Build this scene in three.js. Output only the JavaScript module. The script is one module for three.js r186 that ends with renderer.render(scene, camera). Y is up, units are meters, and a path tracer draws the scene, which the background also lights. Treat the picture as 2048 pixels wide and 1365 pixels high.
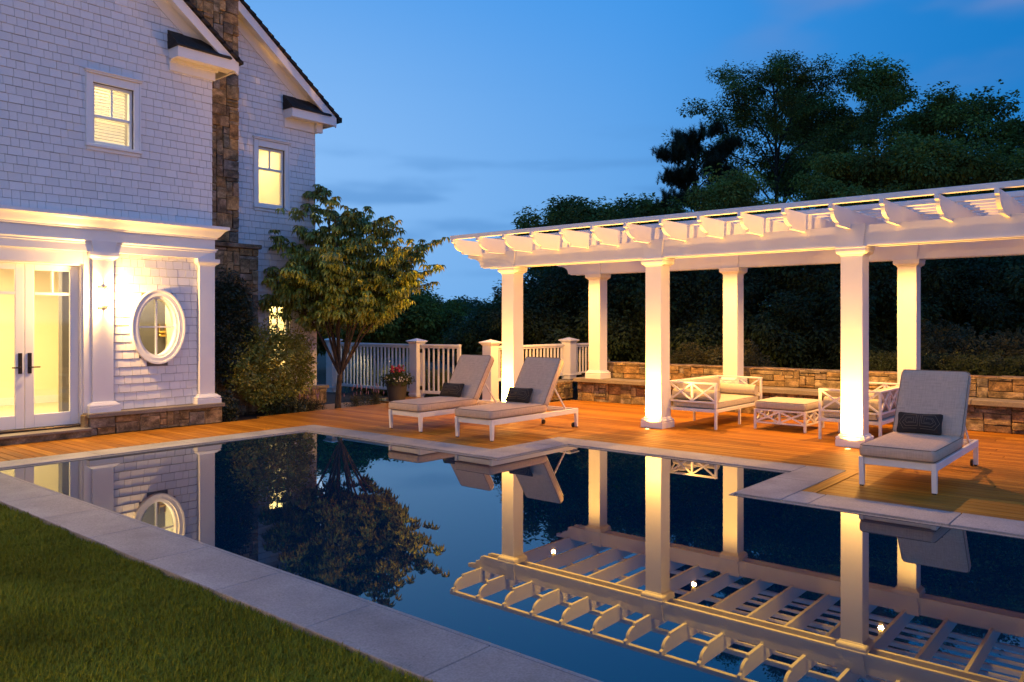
import * as THREE from 'three';
import { mergeGeometries, mergeVertices } from 'three/addons/utils/BufferGeometryUtils.js';
import { RectAreaLightUniformsLib } from 'three/addons/lights/RectAreaLightUniformsLib.js';

// ---------------------------------------------------------------- camera, sky, exposure
const scene = new THREE.Scene();
const renderer = new THREE.WebGLRenderer({ antialias: true });
renderer.toneMapping = THREE.LinearToneMapping;
renderer.toneMappingExposure = 1.0;
renderer.shadowMap.enabled = true;
RectAreaLightUniformsLib.init();

const camera = new THREE.PerspectiveCamera(2 * Math.atan(682.5 / 1588) * 180 / Math.PI, 2048 / 1365, 0.1, 1200);
camera.position.set(0, 1.65, 0);
const YAW = 40.1 * Math.PI / 180;                       // world x runs along the house front, z along the pergola
camera.lookAt(Math.cos(YAW) * 10, 1.65, -Math.sin(YAW) * 10);
camera.setViewOffset(2048, 1365, 0, 37.5, 2048, 1365);  // shift lens: horizon a little above the middle, uprights stay upright

function rng(s) { return () => { s = (s + 0x6d2b79f5) | 0; let t = Math.imul(s ^ (s >>> 15), 1 | s); t = (t + Math.imul(t ^ (t >>> 7), 61 | t)) ^ t; return ((t ^ (t >>> 14)) >>> 0) / 4294967296; }; }
const hash2 = (x, y, s) => { let h = Math.imul(x, 374761393) + Math.imul(y, 668265263) + Math.imul(s, 974634777); h = Math.imul(h ^ (h >>> 13), 1274126177); return ((h ^ (h >>> 16)) >>> 0) / 4294967296; };
function vnoise(x, y, px, py, s) {                      // value noise, periodic in px, py cells
  const ix = Math.floor(x), iy = Math.floor(y), fx = x - ix, fy = y - iy, u = fx * fx * (3 - 2 * fx), v = fy * fy * (3 - 2 * fy);
  const m = (a, p) => ((a % p) + p) % p, h = (a, b) => hash2(m(a, px), m(b, py), s);
  return (h(ix, iy) * (1 - u) + h(ix + 1, iy) * u) * (1 - v) + (h(ix, iy + 1) * (1 - u) + h(ix + 1, iy + 1) * u) * v;
}
const fbm = (x, y, px, py, s, o = 4) => { let a = 0, k = 0.5, n = 0; for (let i = 0; i < o; i++) { a += k * vnoise(x, y, px, py, s + i * 17); n += k; x *= 2; y *= 2; px *= 2; py *= 2; k *= 0.5; } return a / n; };

{ // dusk sky: pale afterglow low over the house side, deep blue overhead, streaks of cloud
  const W = 1536, H = 768, data = new Float32Array(W * H * 4), fwd = -YAW;
  const mix = (a, b, t) => a.map((v, i) => v + (b[i] - v) * t), sm = (a, b, x) => { const t = Math.min(1, Math.max(0, (x - a) / (b - a))); return t * t * (3 - 2 * t); };
  for (let j = 0; j < H; j++) for (let i = 0; i < W; i++) {
    const el = ((j + 0.5) / H - 0.5) * 180, az = ((i + 0.5) / W - 0.5) * 2 * Math.PI;
    let ph = (az - fwd) * 180 / Math.PI; ph = ((ph + 540) % 360) - 180;              // degrees right of the view
    let c = mix([0.10, 0.35, 0.75], [0.028, 0.285, 0.80], sm(0, 24, el));
    c = mix(c, [0.018, 0.18, 0.57], sm(24, 75, el));
    const g = Math.exp(-(((ph + 24) / 30) ** 2)) * Math.exp(-(((el - 9) / 15) ** 2));
    c = mix(c, [0.32, 0.58, 0.98], 0.8 * g);
    const r = sm(6, 36, ph) * (1 - sm(60, 110, ph));
    c = mix(c, [0.006, 0.19, 0.57], 0.9 * r * sm(-2, 16, el));
    c = mix(c, [0.17, 0.41, 1.08], (0.85 * sm(60, 130, ph) + 0.3 * sm(60, 130, -ph)) * (1 - sm(30, 70, el)));
    const st = fbm(az / (2 * Math.PI) * 30 + 0.5 * fbm(az * 10 / 6.2832, el * 0.25, 10, 999, 3, 2), el * 1.15, 30, 999, 11, 6);
    const lo = sm(0.50, 0.68, st) * Math.exp(-(((el - 8) / 4.5) ** 2));
    c = mix(c, [0.085, 0.27, 0.62], 0.6 * lo);
    const hi = sm(0.44, 0.72, fbm(az / (2 * Math.PI) * 26 + el * 0.06, el * 0.3 - az * 2, 26, 999, 29, 5)) * sm(12, 22, el) * sm(10, 28, ph) * (1 - sm(40, 75, el));
    c = mix(c, [0.19, 0.28, 0.56], 0.75 * hi);
    if (el < 0) c = mix(c, [0.03, 0.06, 0.09], sm(0, -6, el));
    const o = (j * W + i) * 4; data[o] = c[0]; data[o + 1] = c[1]; data[o + 2] = c[2]; data[o + 3] = 1;
  }
  const t = new THREE.DataTexture(data, W, H, THREE.RGBAFormat, THREE.FloatType);
  t.mapping = THREE.EquirectangularReflectionMapping; t.magFilter = t.minFilter = THREE.LinearFilter; t.wrapS = THREE.RepeatWrapping; t.needsUpdate = true;
  scene.background = t; scene.environment = t;
}
const SKY = 1.0; scene.backgroundIntensity = SKY; scene.environmentIntensity = SKY;
{ // last soft afterglow where the sky is palest
  const sun = new THREE.DirectionalLight(new THREE.Color().setRGB(0.72, 0.84, 1.0), 0.10);
  sun.name = 'afterglow'; const a = -YAW - 24 * Math.PI / 180;
  sun.position.set(Math.cos(a) * 60, 14, Math.sin(a) * 60); sun.target.position.set(0, 0, 0);
  sun.castShadow = true; sun.shadow.radius = 40; sun.shadow.mapSize.set(2048, 2048);
  Object.assign(sun.shadow.camera, { left: -40, right: 40, top: 40, bottom: -40, near: 1, far: 160 });
  scene.add(sun, sun.target);
}

// ---------------------------------------------------------------- helpers
const V = (x, y, z) => new THREE.Vector3(x, y, z);
const C = (r, g, b) => new THREE.Color().setRGB(r, g, b);
const used = new Map();
function numbered(n) { const k = used.get(n) || 0; used.set(n, k + 1); return k ? n + '_' + String(k).padStart(3, '0') : n; }
function flat(g) { const o = g.index ? g.toNonIndexed() : g; for (const k of Object.keys(o.attributes)) if (!['position', 'normal', 'uv'].includes(k)) o.deleteAttribute(k); if (!o.attributes.normal) o.computeVertexNormals(); return o; }
function uvm(g, grain = 0, ou = 0, ov = 0) {           // uv in metres from position and normal; grain = axis that u follows
  g = flat(g); const p = g.attributes.position, n = g.attributes.normal, uv = new Float32Array(p.count * 2);
  for (let i = 0; i < p.count; i++) {
    const a = [p.getX(i), p.getY(i), p.getZ(i)], q = [Math.abs(n.getX(i)), Math.abs(n.getY(i)), Math.abs(n.getZ(i))];
    let k = 0; if (q[1] > q[k] + 1e-4) k = 1; if (q[2] > q[k] + 1e-4) k = 2;
    let ax = [0, 1, 2].filter((m) => m !== k); if (ax[1] === grain) ax = [ax[1], ax[0]];
    uv[2 * i] = a[ax[0]] + ou; uv[2 * i + 1] = a[ax[1]] + ov;
  }
  g.setAttribute('uv', new THREE.BufferAttribute(uv, 2)); return g;
}
const M4 = new THREE.Matrix4(), E3 = new THREE.Euler(), Q4 = new THREE.Quaternion();
function at(g, x, y, z, rx = 0, ry = 0, rz = 0) { M4.compose(V(x, y, z), Q4.setFromEuler(E3.set(rx, ry, rz)), V(1, 1, 1)); return g.applyMatrix4(M4); }
const box = (x0, x1, y0, y1, z0, z1, grain = 0) => uvm(at(new THREE.BoxGeometry(x1 - x0, y1 - y0, z1 - z0), (x0 + x1) / 2, (y0 + y1) / 2, (z0 + z1) / 2), grain);
function polyhedron(faces) {                           // convex body round its own centre from point lists
  const pos = [], a = V(0, 0, 0), b = V(0, 0, 0), m = V(0, 0, 0);
  for (const f of faces) {
    m.set(0, 0, 0); for (const p of f) m.add(p);
    a.subVectors(f[1], f[0]); b.subVectors(f[2], f[0]);
    const q = a.cross(b).dot(m) < 0 ? [...f].reverse() : f;
    for (let i = 1; i + 1 < q.length; i++) for (const p of [q[0], q[i], q[i + 1]]) pos.push(p.x, p.y, p.z);
  }
  const g = new THREE.BufferGeometry(); g.setAttribute('position', new THREE.BufferAttribute(new Float32Array(pos), 3)); g.computeVertexNormals(); return g;
}
function chamfer(w, h, d, c, jit = 0, R = null) {       // box with chamfered edges: 44 triangles
  const hw = w / 2, hh = h / 2, hd = d / 2, P = {}, J = () => (R ? (R() - 0.5) * jit : 0);
  for (const x of [-1, 1]) for (const y of [-1, 1]) for (const z of [-1, 1]) {
    const jx = J(), jy = J(), jz = J();
    P[[x, y, z]] = [V(x * hw + jx, y * (hh - c) + jy, z * (hd - c) + jz), V(x * (hw - c) + jx, y * hh + jy, z * (hd - c) + jz), V(x * (hw - c) + jx, y * (hh - c) + jy, z * hd + jz)];
  }
  const F = [], s = [-1, 1], ring = [[-1, -1], [1, -1], [1, 1], [-1, 1]];
  for (const k of s) { F.push(ring.map(([a, b]) => P[[k, a, b]][0]), ring.map(([a, b]) => P[[a, k, b]][1]), ring.map(([a, b]) => P[[a, b, k]][2])); }
  for (const a of s) for (const b of s) {
    F.push([P[[a, b, -1]][0], P[[a, b, 1]][0], P[[a, b, 1]][1], P[[a, b, -1]][1]]);
    F.push([P[[a, -1, b]][0], P[[a, 1, b]][0], P[[a, 1, b]][2], P[[a, -1, b]][2]]);
    F.push([P[[-1, a, b]][1], P[[1, a, b]][1], P[[1, a, b]][2], P[[-1, a, b]][2]]);
    for (const k of s) F.push(P[[a, b, k]]);
  }
  return polyhedron(F);
}
const cbox = (x0, x1, y0, y1, z0, z1, c = 0.004, grain = 0) => uvm(at(chamfer(x1 - x0, y1 - y0, z1 - z0, c), (x0 + x1) / 2, (y0 + y1) / 2, (z0 + z1) / 2), grain);
const join = (gs) => mergeGeometries(gs.map((g) => { g = flat(g); if (!g.attributes.uv) uvm(g); return g; }));
function bar(a, b, w, h, up = V(0, 1, 0)) {            // square bar between two points
  const d = V(0, 0, 0).subVectors(b, a), L = d.length(), g = new THREE.BoxGeometry(w, h, L);
  const m = new THREE.Matrix4().lookAt(a, b, up); m.setPosition((a.x + b.x) / 2, (a.y + b.y) / 2, (a.z + b.z) / 2); return uvm(g.applyMatrix4(m), 0);
}
function taper(pts, rad, seg = 6) {                     // tapered tube along points
  const pos = [], idx = [], n = pts.length, T = V(0, 0, 0), A = V(0, 0, 0), B = V(0, 0, 0);
  for (let i = 0; i < n; i++) {
    T.subVectors(pts[Math.min(n - 1, i + 1)], pts[Math.max(0, i - 1)]).normalize();
    A.set(Math.abs(T.y) > 0.9 ? 1 : 0, Math.abs(T.y) > 0.9 ? 0 : 1, 0).cross(T).normalize(); B.crossVectors(T, A);
    for (let k = 0; k < seg; k++) { const t = k / seg * Math.PI * 2, c = Math.cos(t) * rad[i], s = Math.sin(t) * rad[i]; pos.push(pts[i].x + A.x * c + B.x * s, pts[i].y + A.y * c + B.y * s, pts[i].z + A.z * c + B.z * s); }
  }
  for (let i = 0; i + 1 < n; i++) for (let k = 0; k < seg; k++) { const a = i * seg + k, b = i * seg + (k + 1) % seg, c = a + seg, d = b + seg; idx.push(a, b, c, b, d, c); }
  for (let k = 1; k + 1 < seg; k++) idx.push(0, k + 1, k, (n - 1) * seg, (n - 1) * seg + k, (n - 1) * seg + k + 1);
  const g = new THREE.BufferGeometry(); g.setAttribute('position', new THREE.BufferAttribute(new Float32Array(pos), 3)); g.setIndex(idx); g.computeVertexNormals(); return uvm(g, 1);
}
const lathe = (prof, seg = 20) => uvm(new THREE.LatheGeometry(prof.map(([r, y]) => new THREE.Vector2(r, y)), seg), 1);
function extr(pts, depth, holes = []) {                 // shape in x,y extruded along +z
  const s = new THREE.Shape(pts.map(([x, y]) => new THREE.Vector2(x, y)));
  for (const h of holes) s.holes.push(h.isPath ? h : new THREE.Path(h.map(([x, y]) => new THREE.Vector2(x, y))));
  return uvm(new THREE.ExtrudeGeometry(s, { depth, bevelEnabled: false, curveSegments: 40 }));
}
const extrX = (pts, depth) => { const g = new THREE.ExtrudeGeometry(new THREE.Shape(pts.map(([z, y]) => new THREE.Vector2(z, y))), { depth, bevelEnabled: false, curveSegments: 12 }); g.rotateY(-Math.PI / 2); return uvm(g, 2); }; // shape in z,y extruded along -x
function puff(w, h, d, r, top = 0, n = 14) {            // upholstered block: rounded edges, swollen faces
  let g = new THREE.BoxGeometry(w, h, d, n, 6, n); const p = g.attributes.position;
  for (let i = 0; i < p.count; i++) {
    const x = p.getX(i), y = p.getY(i), z = p.getZ(i), q = V(x, y, z), c = V(Math.max(-w / 2 + r, Math.min(w / 2 - r, x)), Math.max(-h / 2 + r, Math.min(h / 2 - r, y)), Math.max(-d / 2 + r, Math.min(d / 2 - r, z)));
    const o = q.clone().sub(c); if (o.lengthSq() > 1e-12) o.normalize().multiplyScalar(r); q.copy(c).add(o);
    const f = (1 - (2 * x / w) ** 2) * (1 - (2 * z / d) ** 2); q.y += Math.sign(y) * top * f;
    q.x += Math.sign(x) * 0.25 * top * (1 - (2 * y / h) ** 2) * (Math.abs(x) > w / 2 - 1e-4 ? 1 : 0); q.z += Math.sign(z) * 0.25 * top * (1 - (2 * y / h) ** 2) * (Math.abs(z) > d / 2 - 1e-4 ? 1 : 0);
    p.setXYZ(i, q.x, q.y, q.z);
  }
  g.deleteAttribute('normal'); g.deleteAttribute('uv'); g = mergeVertices(g, 1e-5); g.computeVertexNormals(); return uvm(g);
}
function piping(w, y, d, r) {                           // welt round an upholstered block
  const pts = [], c = 0.03; for (const [sx, sz] of [[1, 1], [-1, 1], [-1, -1], [1, -1]]) { const k = sx * sz > 0 ? [[sx * w / 2, sz * (d / 2 - c)], [sx * (w / 2 - c), sz * d / 2]] : [[sx * (w / 2 - c), sz * d / 2], [sx * w / 2, sz * (d / 2 - c)]]; for (const [a, b] of k) pts.push(V(a, y, b)); }
  return uvm(new THREE.TubeGeometry(new THREE.CatmullRomCurve3(pts, true, 'catmullrom', 0.1), 64, r, 5, true));
}
function mesh(name, g, m, parent) { const o = new THREE.Mesh(g, m); o.name = name; (parent || scene).add(o); return o; }
function thing(name, label, category, pos = [0, 0, 0], ry = 0, group = null) {
  const o = new THREE.Group(); o.name = numbered(name); o.position.set(...pos); o.rotation.y = ry; o.userData = { label, category }; if (group) o.userData.group = group; scene.add(o); return o;
}
function structure(name, label, category) { const o = thing(name, label, category); o.userData.kind = 'structure'; return o; }
function groupOf(name, parent) { const o = new THREE.Group(); o.name = name; parent.add(o); return o; }

// ---------------------------------------------------------------- textures and materials
function tex(w, h, fn, srgb = true, rep = 1) {
  const d = new Uint8Array(w * h * 4);
  for (let j = 0; j < h; j++) for (let i = 0; i < w; i++) { const c = fn(i / w, j / h), o = (j * w + i) * 4; for (let k = 0; k < 3; k++) d[o + k] = Math.max(0, Math.min(255, Math.round(255 * (c.length ? c[k] : c)))); d[o + 3] = 255; }
  const t = new THREE.DataTexture(d, w, h); t.wrapS = t.wrapT = THREE.RepeatWrapping; t.magFilter = THREE.LinearFilter; t.minFilter = THREE.LinearMipmapLinearFilter; t.generateMipmaps = true;
  if (srgb) t.colorSpace = THREE.SRGBColorSpace; t.repeat.set(rep, rep); t.needsUpdate = true; return t;
}
const grain = (u, v) => 0.55 * fbm(u * 3, v * 42, 3, 42, 5, 4) + 0.3 * fbm(u * 2, v * 120, 2, 120, 9, 2) + 0.15 * fbm(u * 6, v * 8, 6, 8, 13, 3);
const tWood = tex(512, 512, (u, v) => { const g = grain(u, v), k = 0.60 + 0.62 * g; return [k, k * 0.97, k * 0.94]; }); tWood.repeat.set(0.5, 1.4);
const tWoodB = tex(512, 512, grain, false); tWoodB.repeat.copy(tWood.repeat);
const tStone = tex(512, 512, (u, v) => { const a = fbm(u * 6, v * 9, 6, 9, 21, 5), b = fbm(u * 40, v * 50, 40, 50, 22, 2), k = 0.5 + 0.75 * (a - 0.3) + 0.25 * (b - 0.5); return [k, k * (0.96 + 0.05 * b), k * (0.9 + 0.14 * a)]; }, true, 1.3);
const tStoneB = tex(512, 512, (u, v) => 0.6 * fbm(u * 10, v * 22, 10, 22, 31, 4) + 0.4 * fbm(u * 50, v * 60, 50, 60, 32, 3), false, 1.3);
const tSlab = tex(512, 512, (u, v) => { const a = fbm(u * 5, v * 5, 5, 5, 41, 5), b = vnoise(u * 190, v * 190, 190, 190, 42), k = 0.80 + 0.22 * (a - 0.5) + 0.13 * (b - 0.5) - (vnoise(u * 70, v * 70, 70, 70, 43) > 0.93 ? 0.10 : 0); return [k, k, k]; }, true, 0.7);
const tSlabB = tex(512, 512, (u, v) => 0.5 * fbm(u * 24, v * 24, 24, 24, 45, 4) + 0.5 * vnoise(u * 160, v * 160, 160, 160, 46), false, 0.7);
const tCloth = tex(256, 256, (u, v) => { const a = Math.sin(u * 64 * 6.2832) * 0.5 + 0.5, b = Math.sin(v * 64 * 6.2832) * 0.5 + 0.5, s = vnoise(u * 64, v * 6, 64, 6, 51) * 0.5 + vnoise(u * 6, v * 64, 6, 64, 52) * 0.5, k = 0.86 + 0.06 * (a * b) + 0.13 * (s - 0.5); return [k, k, k]; }, true, 3);
const tClothB = tex(256, 256, (u, v) => 0.5 * (Math.sin(u * 64 * 6.2832) * Math.sin(v * 64 * 6.2832) * 0.5 + 0.5) + 0.5 * vnoise(u * 64, v * 12, 64, 12, 53), false, 3);
const tPaint = tex(256, 256, (u, v) => 0.7 * fbm(u * 6, v * 40, 6, 40, 61, 3) + 0.3 * fbm(u * 60, v * 60, 60, 60, 62, 2), false, 1);
const tPaintC = tex(256, 256, (u, v) => { const k = 0.955 + 0.05 * (fbm(u * 4, v * 4, 4, 4, 63, 4) - 0.5); return [k, k, k]; }, true, 0.6);
const tSoil = tex(256, 256, (u, v) => { const k = 0.45 + 0.9 * (fbm(u * 20, v * 20, 20, 20, 71, 4) - 0.35); return [k, k * 0.9, k * 0.75]; }, true, 1);
const tBark = tex(256, 256, (u, v) => { const k = 0.5 + 0.9 * (fbm(u * 5, v * 22, 5, 22, 75, 4) - 0.35); return [k, k * 0.95, k * 0.88]; }, true, 2);
const S = (o) => new THREE.MeshStandardMaterial(o), matte = (o) => new THREE.MeshPhysicalMaterial({ specularIntensity: 0.3, ...o });
const M = {
  white: S({ color: C(0.80, 0.79, 0.77), roughness: 0.42, map: tPaintC, bumpMap: tPaint, bumpScale: 0.0006 }),
  shingle: [0.72, 0.76, 0.79, 0.74].map((k, i) => S({ color: C(k, k * 0.995, k * (0.985 + i * 0.004)), roughness: 0.62, map: tPaintC, bumpMap: tWoodB, bumpScale: 0.0016 })),
  trim: S({ color: C(0.80, 0.795, 0.78), roughness: 0.4, map: tPaintC }),
  wood: [[0.39, 0.168, 0.018], [0.44, 0.195, 0.022], [0.33, 0.138, 0.016], [0.48, 0.22, 0.026], [0.36, 0.155, 0.018]].map((c) => matte({ color: C(...c), roughness: 0.5, specularIntensity: 0.14, map: tWood, bumpMap: tWoodB, bumpScale: 0.0012 })),
  shadeBacking: S({ color: C(0.16, 0.145, 0.14), roughness: 0.95 }),  // wall backing darkened in colour to give the shingle gaps their shade lines
  under: S({ color: C(0.39, 0.24, 0.11), roughness: 0.9 }),
  slab: [0.44, 0.48, 0.41, 0.46].map((k) => S({ color: C(k, k * 0.985, k * 0.975), roughness: 0.72, map: tSlab, bumpMap: tSlabB, bumpScale: 0.0012 })),
  cap: S({ color: C(0.34, 0.29, 0.22), roughness: 0.7, map: tSlab, bumpMap: tSlabB, bumpScale: 0.001 }),
  stone: [[0.54, 0.39, 0.20], [0.62, 0.43, 0.19], [0.46, 0.33, 0.18], [0.53, 0.33, 0.135], [0.42, 0.355, 0.26], [0.58, 0.46, 0.27], [0.37, 0.28, 0.18]].map((c) => S({ color: C(...c), roughness: 0.85, map: tStone, bumpMap: tStoneB, bumpScale: 0.012 })),
  mortar: S({ color: C(0.24, 0.19, 0.13), roughness: 0.95, map: tSoil }),
  roof: S({ color: C(0.040, 0.034, 0.031), roughness: 0.85, map: tStone, bumpMap: tStoneB, bumpScale: 0.006 }),
  black: S({ color: C(0.012, 0.011, 0.010), roughness: 0.45, metalness: 0.2 }),
  bronze: S({ color: C(0.05, 0.035, 0.025), roughness: 0.38, metalness: 0.8 }),
  nickel: S({ color: C(0.55, 0.50, 0.42), roughness: 0.28, metalness: 1 }),
  brass: S({ color: C(0.62, 0.42, 0.12), roughness: 0.3, metalness: 1 }),
  cushion: matte({ color: C(0.72, 0.54, 0.39), roughness: 0.95, map: tCloth, bumpMap: tClothB, bumpScale: 0.0012 }),
  welt: matte({ color: C(0.30, 0.235, 0.175), roughness: 0.95, map: tCloth }),
  bolster: S({ color: C(0.60, 0.53, 0.42), roughness: 0.95, map: tCloth, bumpMap: tClothB, bumpScale: 0.0012 }),
  frame: S({ color: C(0.79, 0.77, 0.74), roughness: 0.35, map: tPaintC }),
  pot: S({ color: C(0.085, 0.075, 0.062), roughness: 0.6, map: tSlab, bumpMap: tSlabB, bumpScale: 0.002 }),
  soil: S({ color: C(0.045, 0.034, 0.024), roughness: 0.97, map: tSoil }),
  ground: S({ color: C(0.030, 0.036, 0.016), roughness: 0.97, map: tSoil }),
  turf: S({ color: C(0.030, 0.040, 0.012), roughness: 0.97, map: tSoil }),
  bark: S({ color: C(0.16, 0.115, 0.075), roughness: 0.92, map: tBark, bumpMap: tBark, bumpScale: 0.006 }),
  darkBark: S({ color: C(0.065, 0.05, 0.036), roughness: 0.95, map: tBark }),
  glass: new THREE.MeshPhysicalMaterial({ color: C(1, 1, 1), roughness: 0.0, transmission: 1, thickness: 0, ior: 1.5 }),
  room: S({ color: C(0.80, 0.72, 0.52), roughness: 0.8 }),
  roomFloor: S({ color: C(0.62, 0.52, 0.34), roughness: 0.5 }),
  blind: new THREE.MeshPhysicalMaterial({ color: C(0.88, 0.84, 0.72), roughness: 0.9, transmission: 0.45, thickness: 0 }),
  water: new THREE.MeshPhysicalMaterial({ color: C(0.0, 0.017, 0.042), specularColor: C(0.55, 0.95, 1.0), roughness: 0.008, ior: 1.72, specularIntensity: 1 }),
};
M.mats = (a, R) => a[Math.floor(R() * a.length)];
const glow = (r, g, b, k) => S({ color: C(0.8, 0.8, 0.8), roughness: 0.6, emissive: C(r, g, b), emissiveIntensity: k });
const WARM = [1.0, 0.47, 0.085], ROOM = [1.0, 0.79, 0.38], SCONCE = [1.0, 0.55, 0.17];
function stones(parent, W, H, D, R, o = {}) {           // rubble ashlar laid on a grid of 6 cm cells in a local x,y face at z = 0 (front), pieces are parts
  const cs = o.cell || 0.06, nx = Math.max(1, Math.round(W / cs)), ny = Math.max(1, Math.round(H / cs)), cx = W / nx, cy = H / ny, busy = new Uint8Array(nx * ny);
  const wide = o.wide || 7, tall = o.tall || 3;
  for (let j = 0; j < ny; j++) for (let i = 0; i < nx; i++) {
    if (busy[j * nx + i]) continue;
    let h = Math.min(ny - j, 1 + Math.floor(Math.pow(R(), 0.9) * tall)), w = Math.min(nx - i, Math.max(2, Math.floor(2 + R() * (wide - 1)) - (h > 2 ? 1 : 0)));
    let ww = 0; while (ww < w && !busy[j * nx + i + ww]) ww++; w = ww; if (nx - i - w === 1) w = nx - i - w === 1 && !busy[j * nx + i + w] ? w + 1 : w;
    for (let b = 0; b < h; b++) for (let a = 0; a < w; a++) if (busy[(j + b) * nx + i + a]) h = b;
    h = Math.max(1, h); for (let b = 0; b < h; b++) for (let a = 0; a < w; a++) busy[(j + b) * nx + i + a] = 1;
    const gx = w * cx - 0.004 - R() * 0.005, gy = h * cy - 0.004 - R() * 0.005, pr = (R() - 0.4) * 0.022, dd = D + pr;
    const g = uvm(chamfer(gx, gy, dd, 0.005 + R() * 0.006, 0.011, R), R() < 0.8 ? 0 : 1, R() * 5, R() * 5);
    const m = mesh('stone', g, M.mats(M.stone, R), parent); m.position.set((i + w / 2) * cx, (j + h / 2) * cy, pr - dd / 2);
  }
}
// ---------------------------------------------------------------- ground, lawn, deck, coping, water
function ringLoft(prof, x0, x1, z0, z1) {               // moulding that runs round a rectangle: profile of [projection, height]
  const pos = [], q = (a, b, c, d) => { for (const p of [a, b, c, a, c, d]) pos.push(...p); };
  const cor = ([p, y]) => [[x0 - p, y, z1 + p], [x1 + p, y, z1 + p], [x1 + p, y, z0 - p], [x0 - p, y, z0 - p]];
  for (let i = 0; i + 1 < prof.length; i++) { const a = cor(prof[i]), b = cor(prof[i + 1]); for (let k = 0; k < 4; k++) q(a[k], a[(k + 1) % 4], b[(k + 1) % 4], b[k]); }
  const t = cor(prof[prof.length - 1]), u = cor(prof[0]); q(t[0], t[1], t[2], t[3]); q(u[3], u[2], u[1], u[0]);
  const g = new THREE.BufferGeometry(); g.setAttribute('position', new THREE.BufferAttribute(new Float32Array(pos), 3)); g.computeVertexNormals(); return uvm(g);
}
{ // ground: one sheet to the horizon, lowered under the pool garden
  const g = uvm(new THREE.PlaneGeometry(900, 900).rotateX(-Math.PI / 2)); const o = mesh('ground', g, M.ground); o.position.y = -0.14;
  o.userData = { kind: 'structure', label: 'dark planted ground reaching out to the far trees', category: 'ground' };
}
const XI = 3.03, XO = 2.555, XF = 7.265, XFO = 7.735, ZH = -10.235, ZHO = -10.69, N0 = -6.355, N0O = -6.85, NX = 8.72, NXO = 9.19, N1 = -3.29, N1O = -2.845, ZE = 3.4;
{ // lawn
  const o = mesh('lawn', uvm(new THREE.PlaneGeometry(XO + 14, 16).rotateX(-Math.PI / 2)), M.turf); o.position.set((XO - 14) / 2 - 0.006, -0.05, -2.7);
  o.userData = { kind: 'structure', label: 'short green lawn along the pale pool coping', category: 'lawn' };
  const R = rng(7), blade = [], pos = [];
  for (let b = 0; b < 9; b++) {
    const a = R() * 6.283, l = 0.026 + R() * 0.030, w = 0.0016 + R() * 0.0016, bx = (R() - 0.5) * 0.03, bz = (R() - 0.5) * 0.03, lean = 0.2 + R() * 0.75, dx = Math.cos(a), dz = Math.sin(a), px = -dz * w, pz = dx * w;
    const m = [bx + dx * l * lean * 0.35, l * 0.62, bz + dz * l * lean * 0.35], t = [bx + dx * l * lean, l * (1 - 0.25 * lean), bz + dz * l * lean];
    pos.push(bx - px, 0, bz - pz, bx + px, 0, bz + pz, m[0] + px * 0.8, m[1], m[2] + pz * 0.8, bx - px, 0, bz - pz, m[0] + px * 0.8, m[1], m[2] + pz * 0.8, m[0] - px * 0.8, m[1], m[2] - pz * 0.8, m[0] - px * 0.8, m[1], m[2] - pz * 0.8, m[0] + px * 0.8, m[1], m[2] + pz * 0.8, ...t);
  }
  const g = new THREE.BufferGeometry(); g.setAttribute('position', new THREE.BufferAttribute(new Float32Array(pos), 3)); g.computeVertexNormals(); uvm(g);
  const spots = [];
  for (let i = 0; i < 400000 && spots.length < 92000; i++) {
    const x = -3.4 + R() * 5.95, z = -10.4 + R() * 10.2, dep = x * Math.cos(YAW) - z * Math.sin(YAW), rt = x * Math.sin(YAW) + z * Math.cos(YAW);
    if (dep < 2.4 || rt / dep < -0.78 || rt / dep > 0.2) continue;
    if (R() > Math.min(1, 5.2 / dep)) continue;
    if (x > XO - 0.02 + 0.012 * Math.sin(z * 9)) continue;
    spots.push([x, z]);
  }
  const grass = new THREE.InstancedMesh(g, matte({ color: C(1, 1, 1), roughness: 0.9, specularIntensity: 0.08 }), spots.length), col = C(0, 0, 0);
  spots.forEach(([x, z], i) => {
    const n = fbm(x * 1.3 + 50, z * 1.3 + 50, 999, 999, 5, 3), k = 0.45 + 1.1 * n, s = (0.7 + R() * 0.75) * (0.55 + 0.9 * n);
    M4.compose(V(x, -0.051, z), Q4.setFromEuler(E3.set(0, R() * 6.283, 0)), V(s * 1.1, s, s * 1.1)); grass.setMatrixAt(i, M4);
    const y = R(); grass.setColorAt(i, col.setRGB((0.118 + 0.075 * y) * k, (0.165 + 0.03 * y) * k, (0.014 + 0.012 * R()) * k));
  });
  grass.name = 'grass'; grass.userData = { kind: 'stuff', label: 'fine mown grass blades of the lawn beside the coping', category: 'grass' }; scene.add(grass);
}
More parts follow.
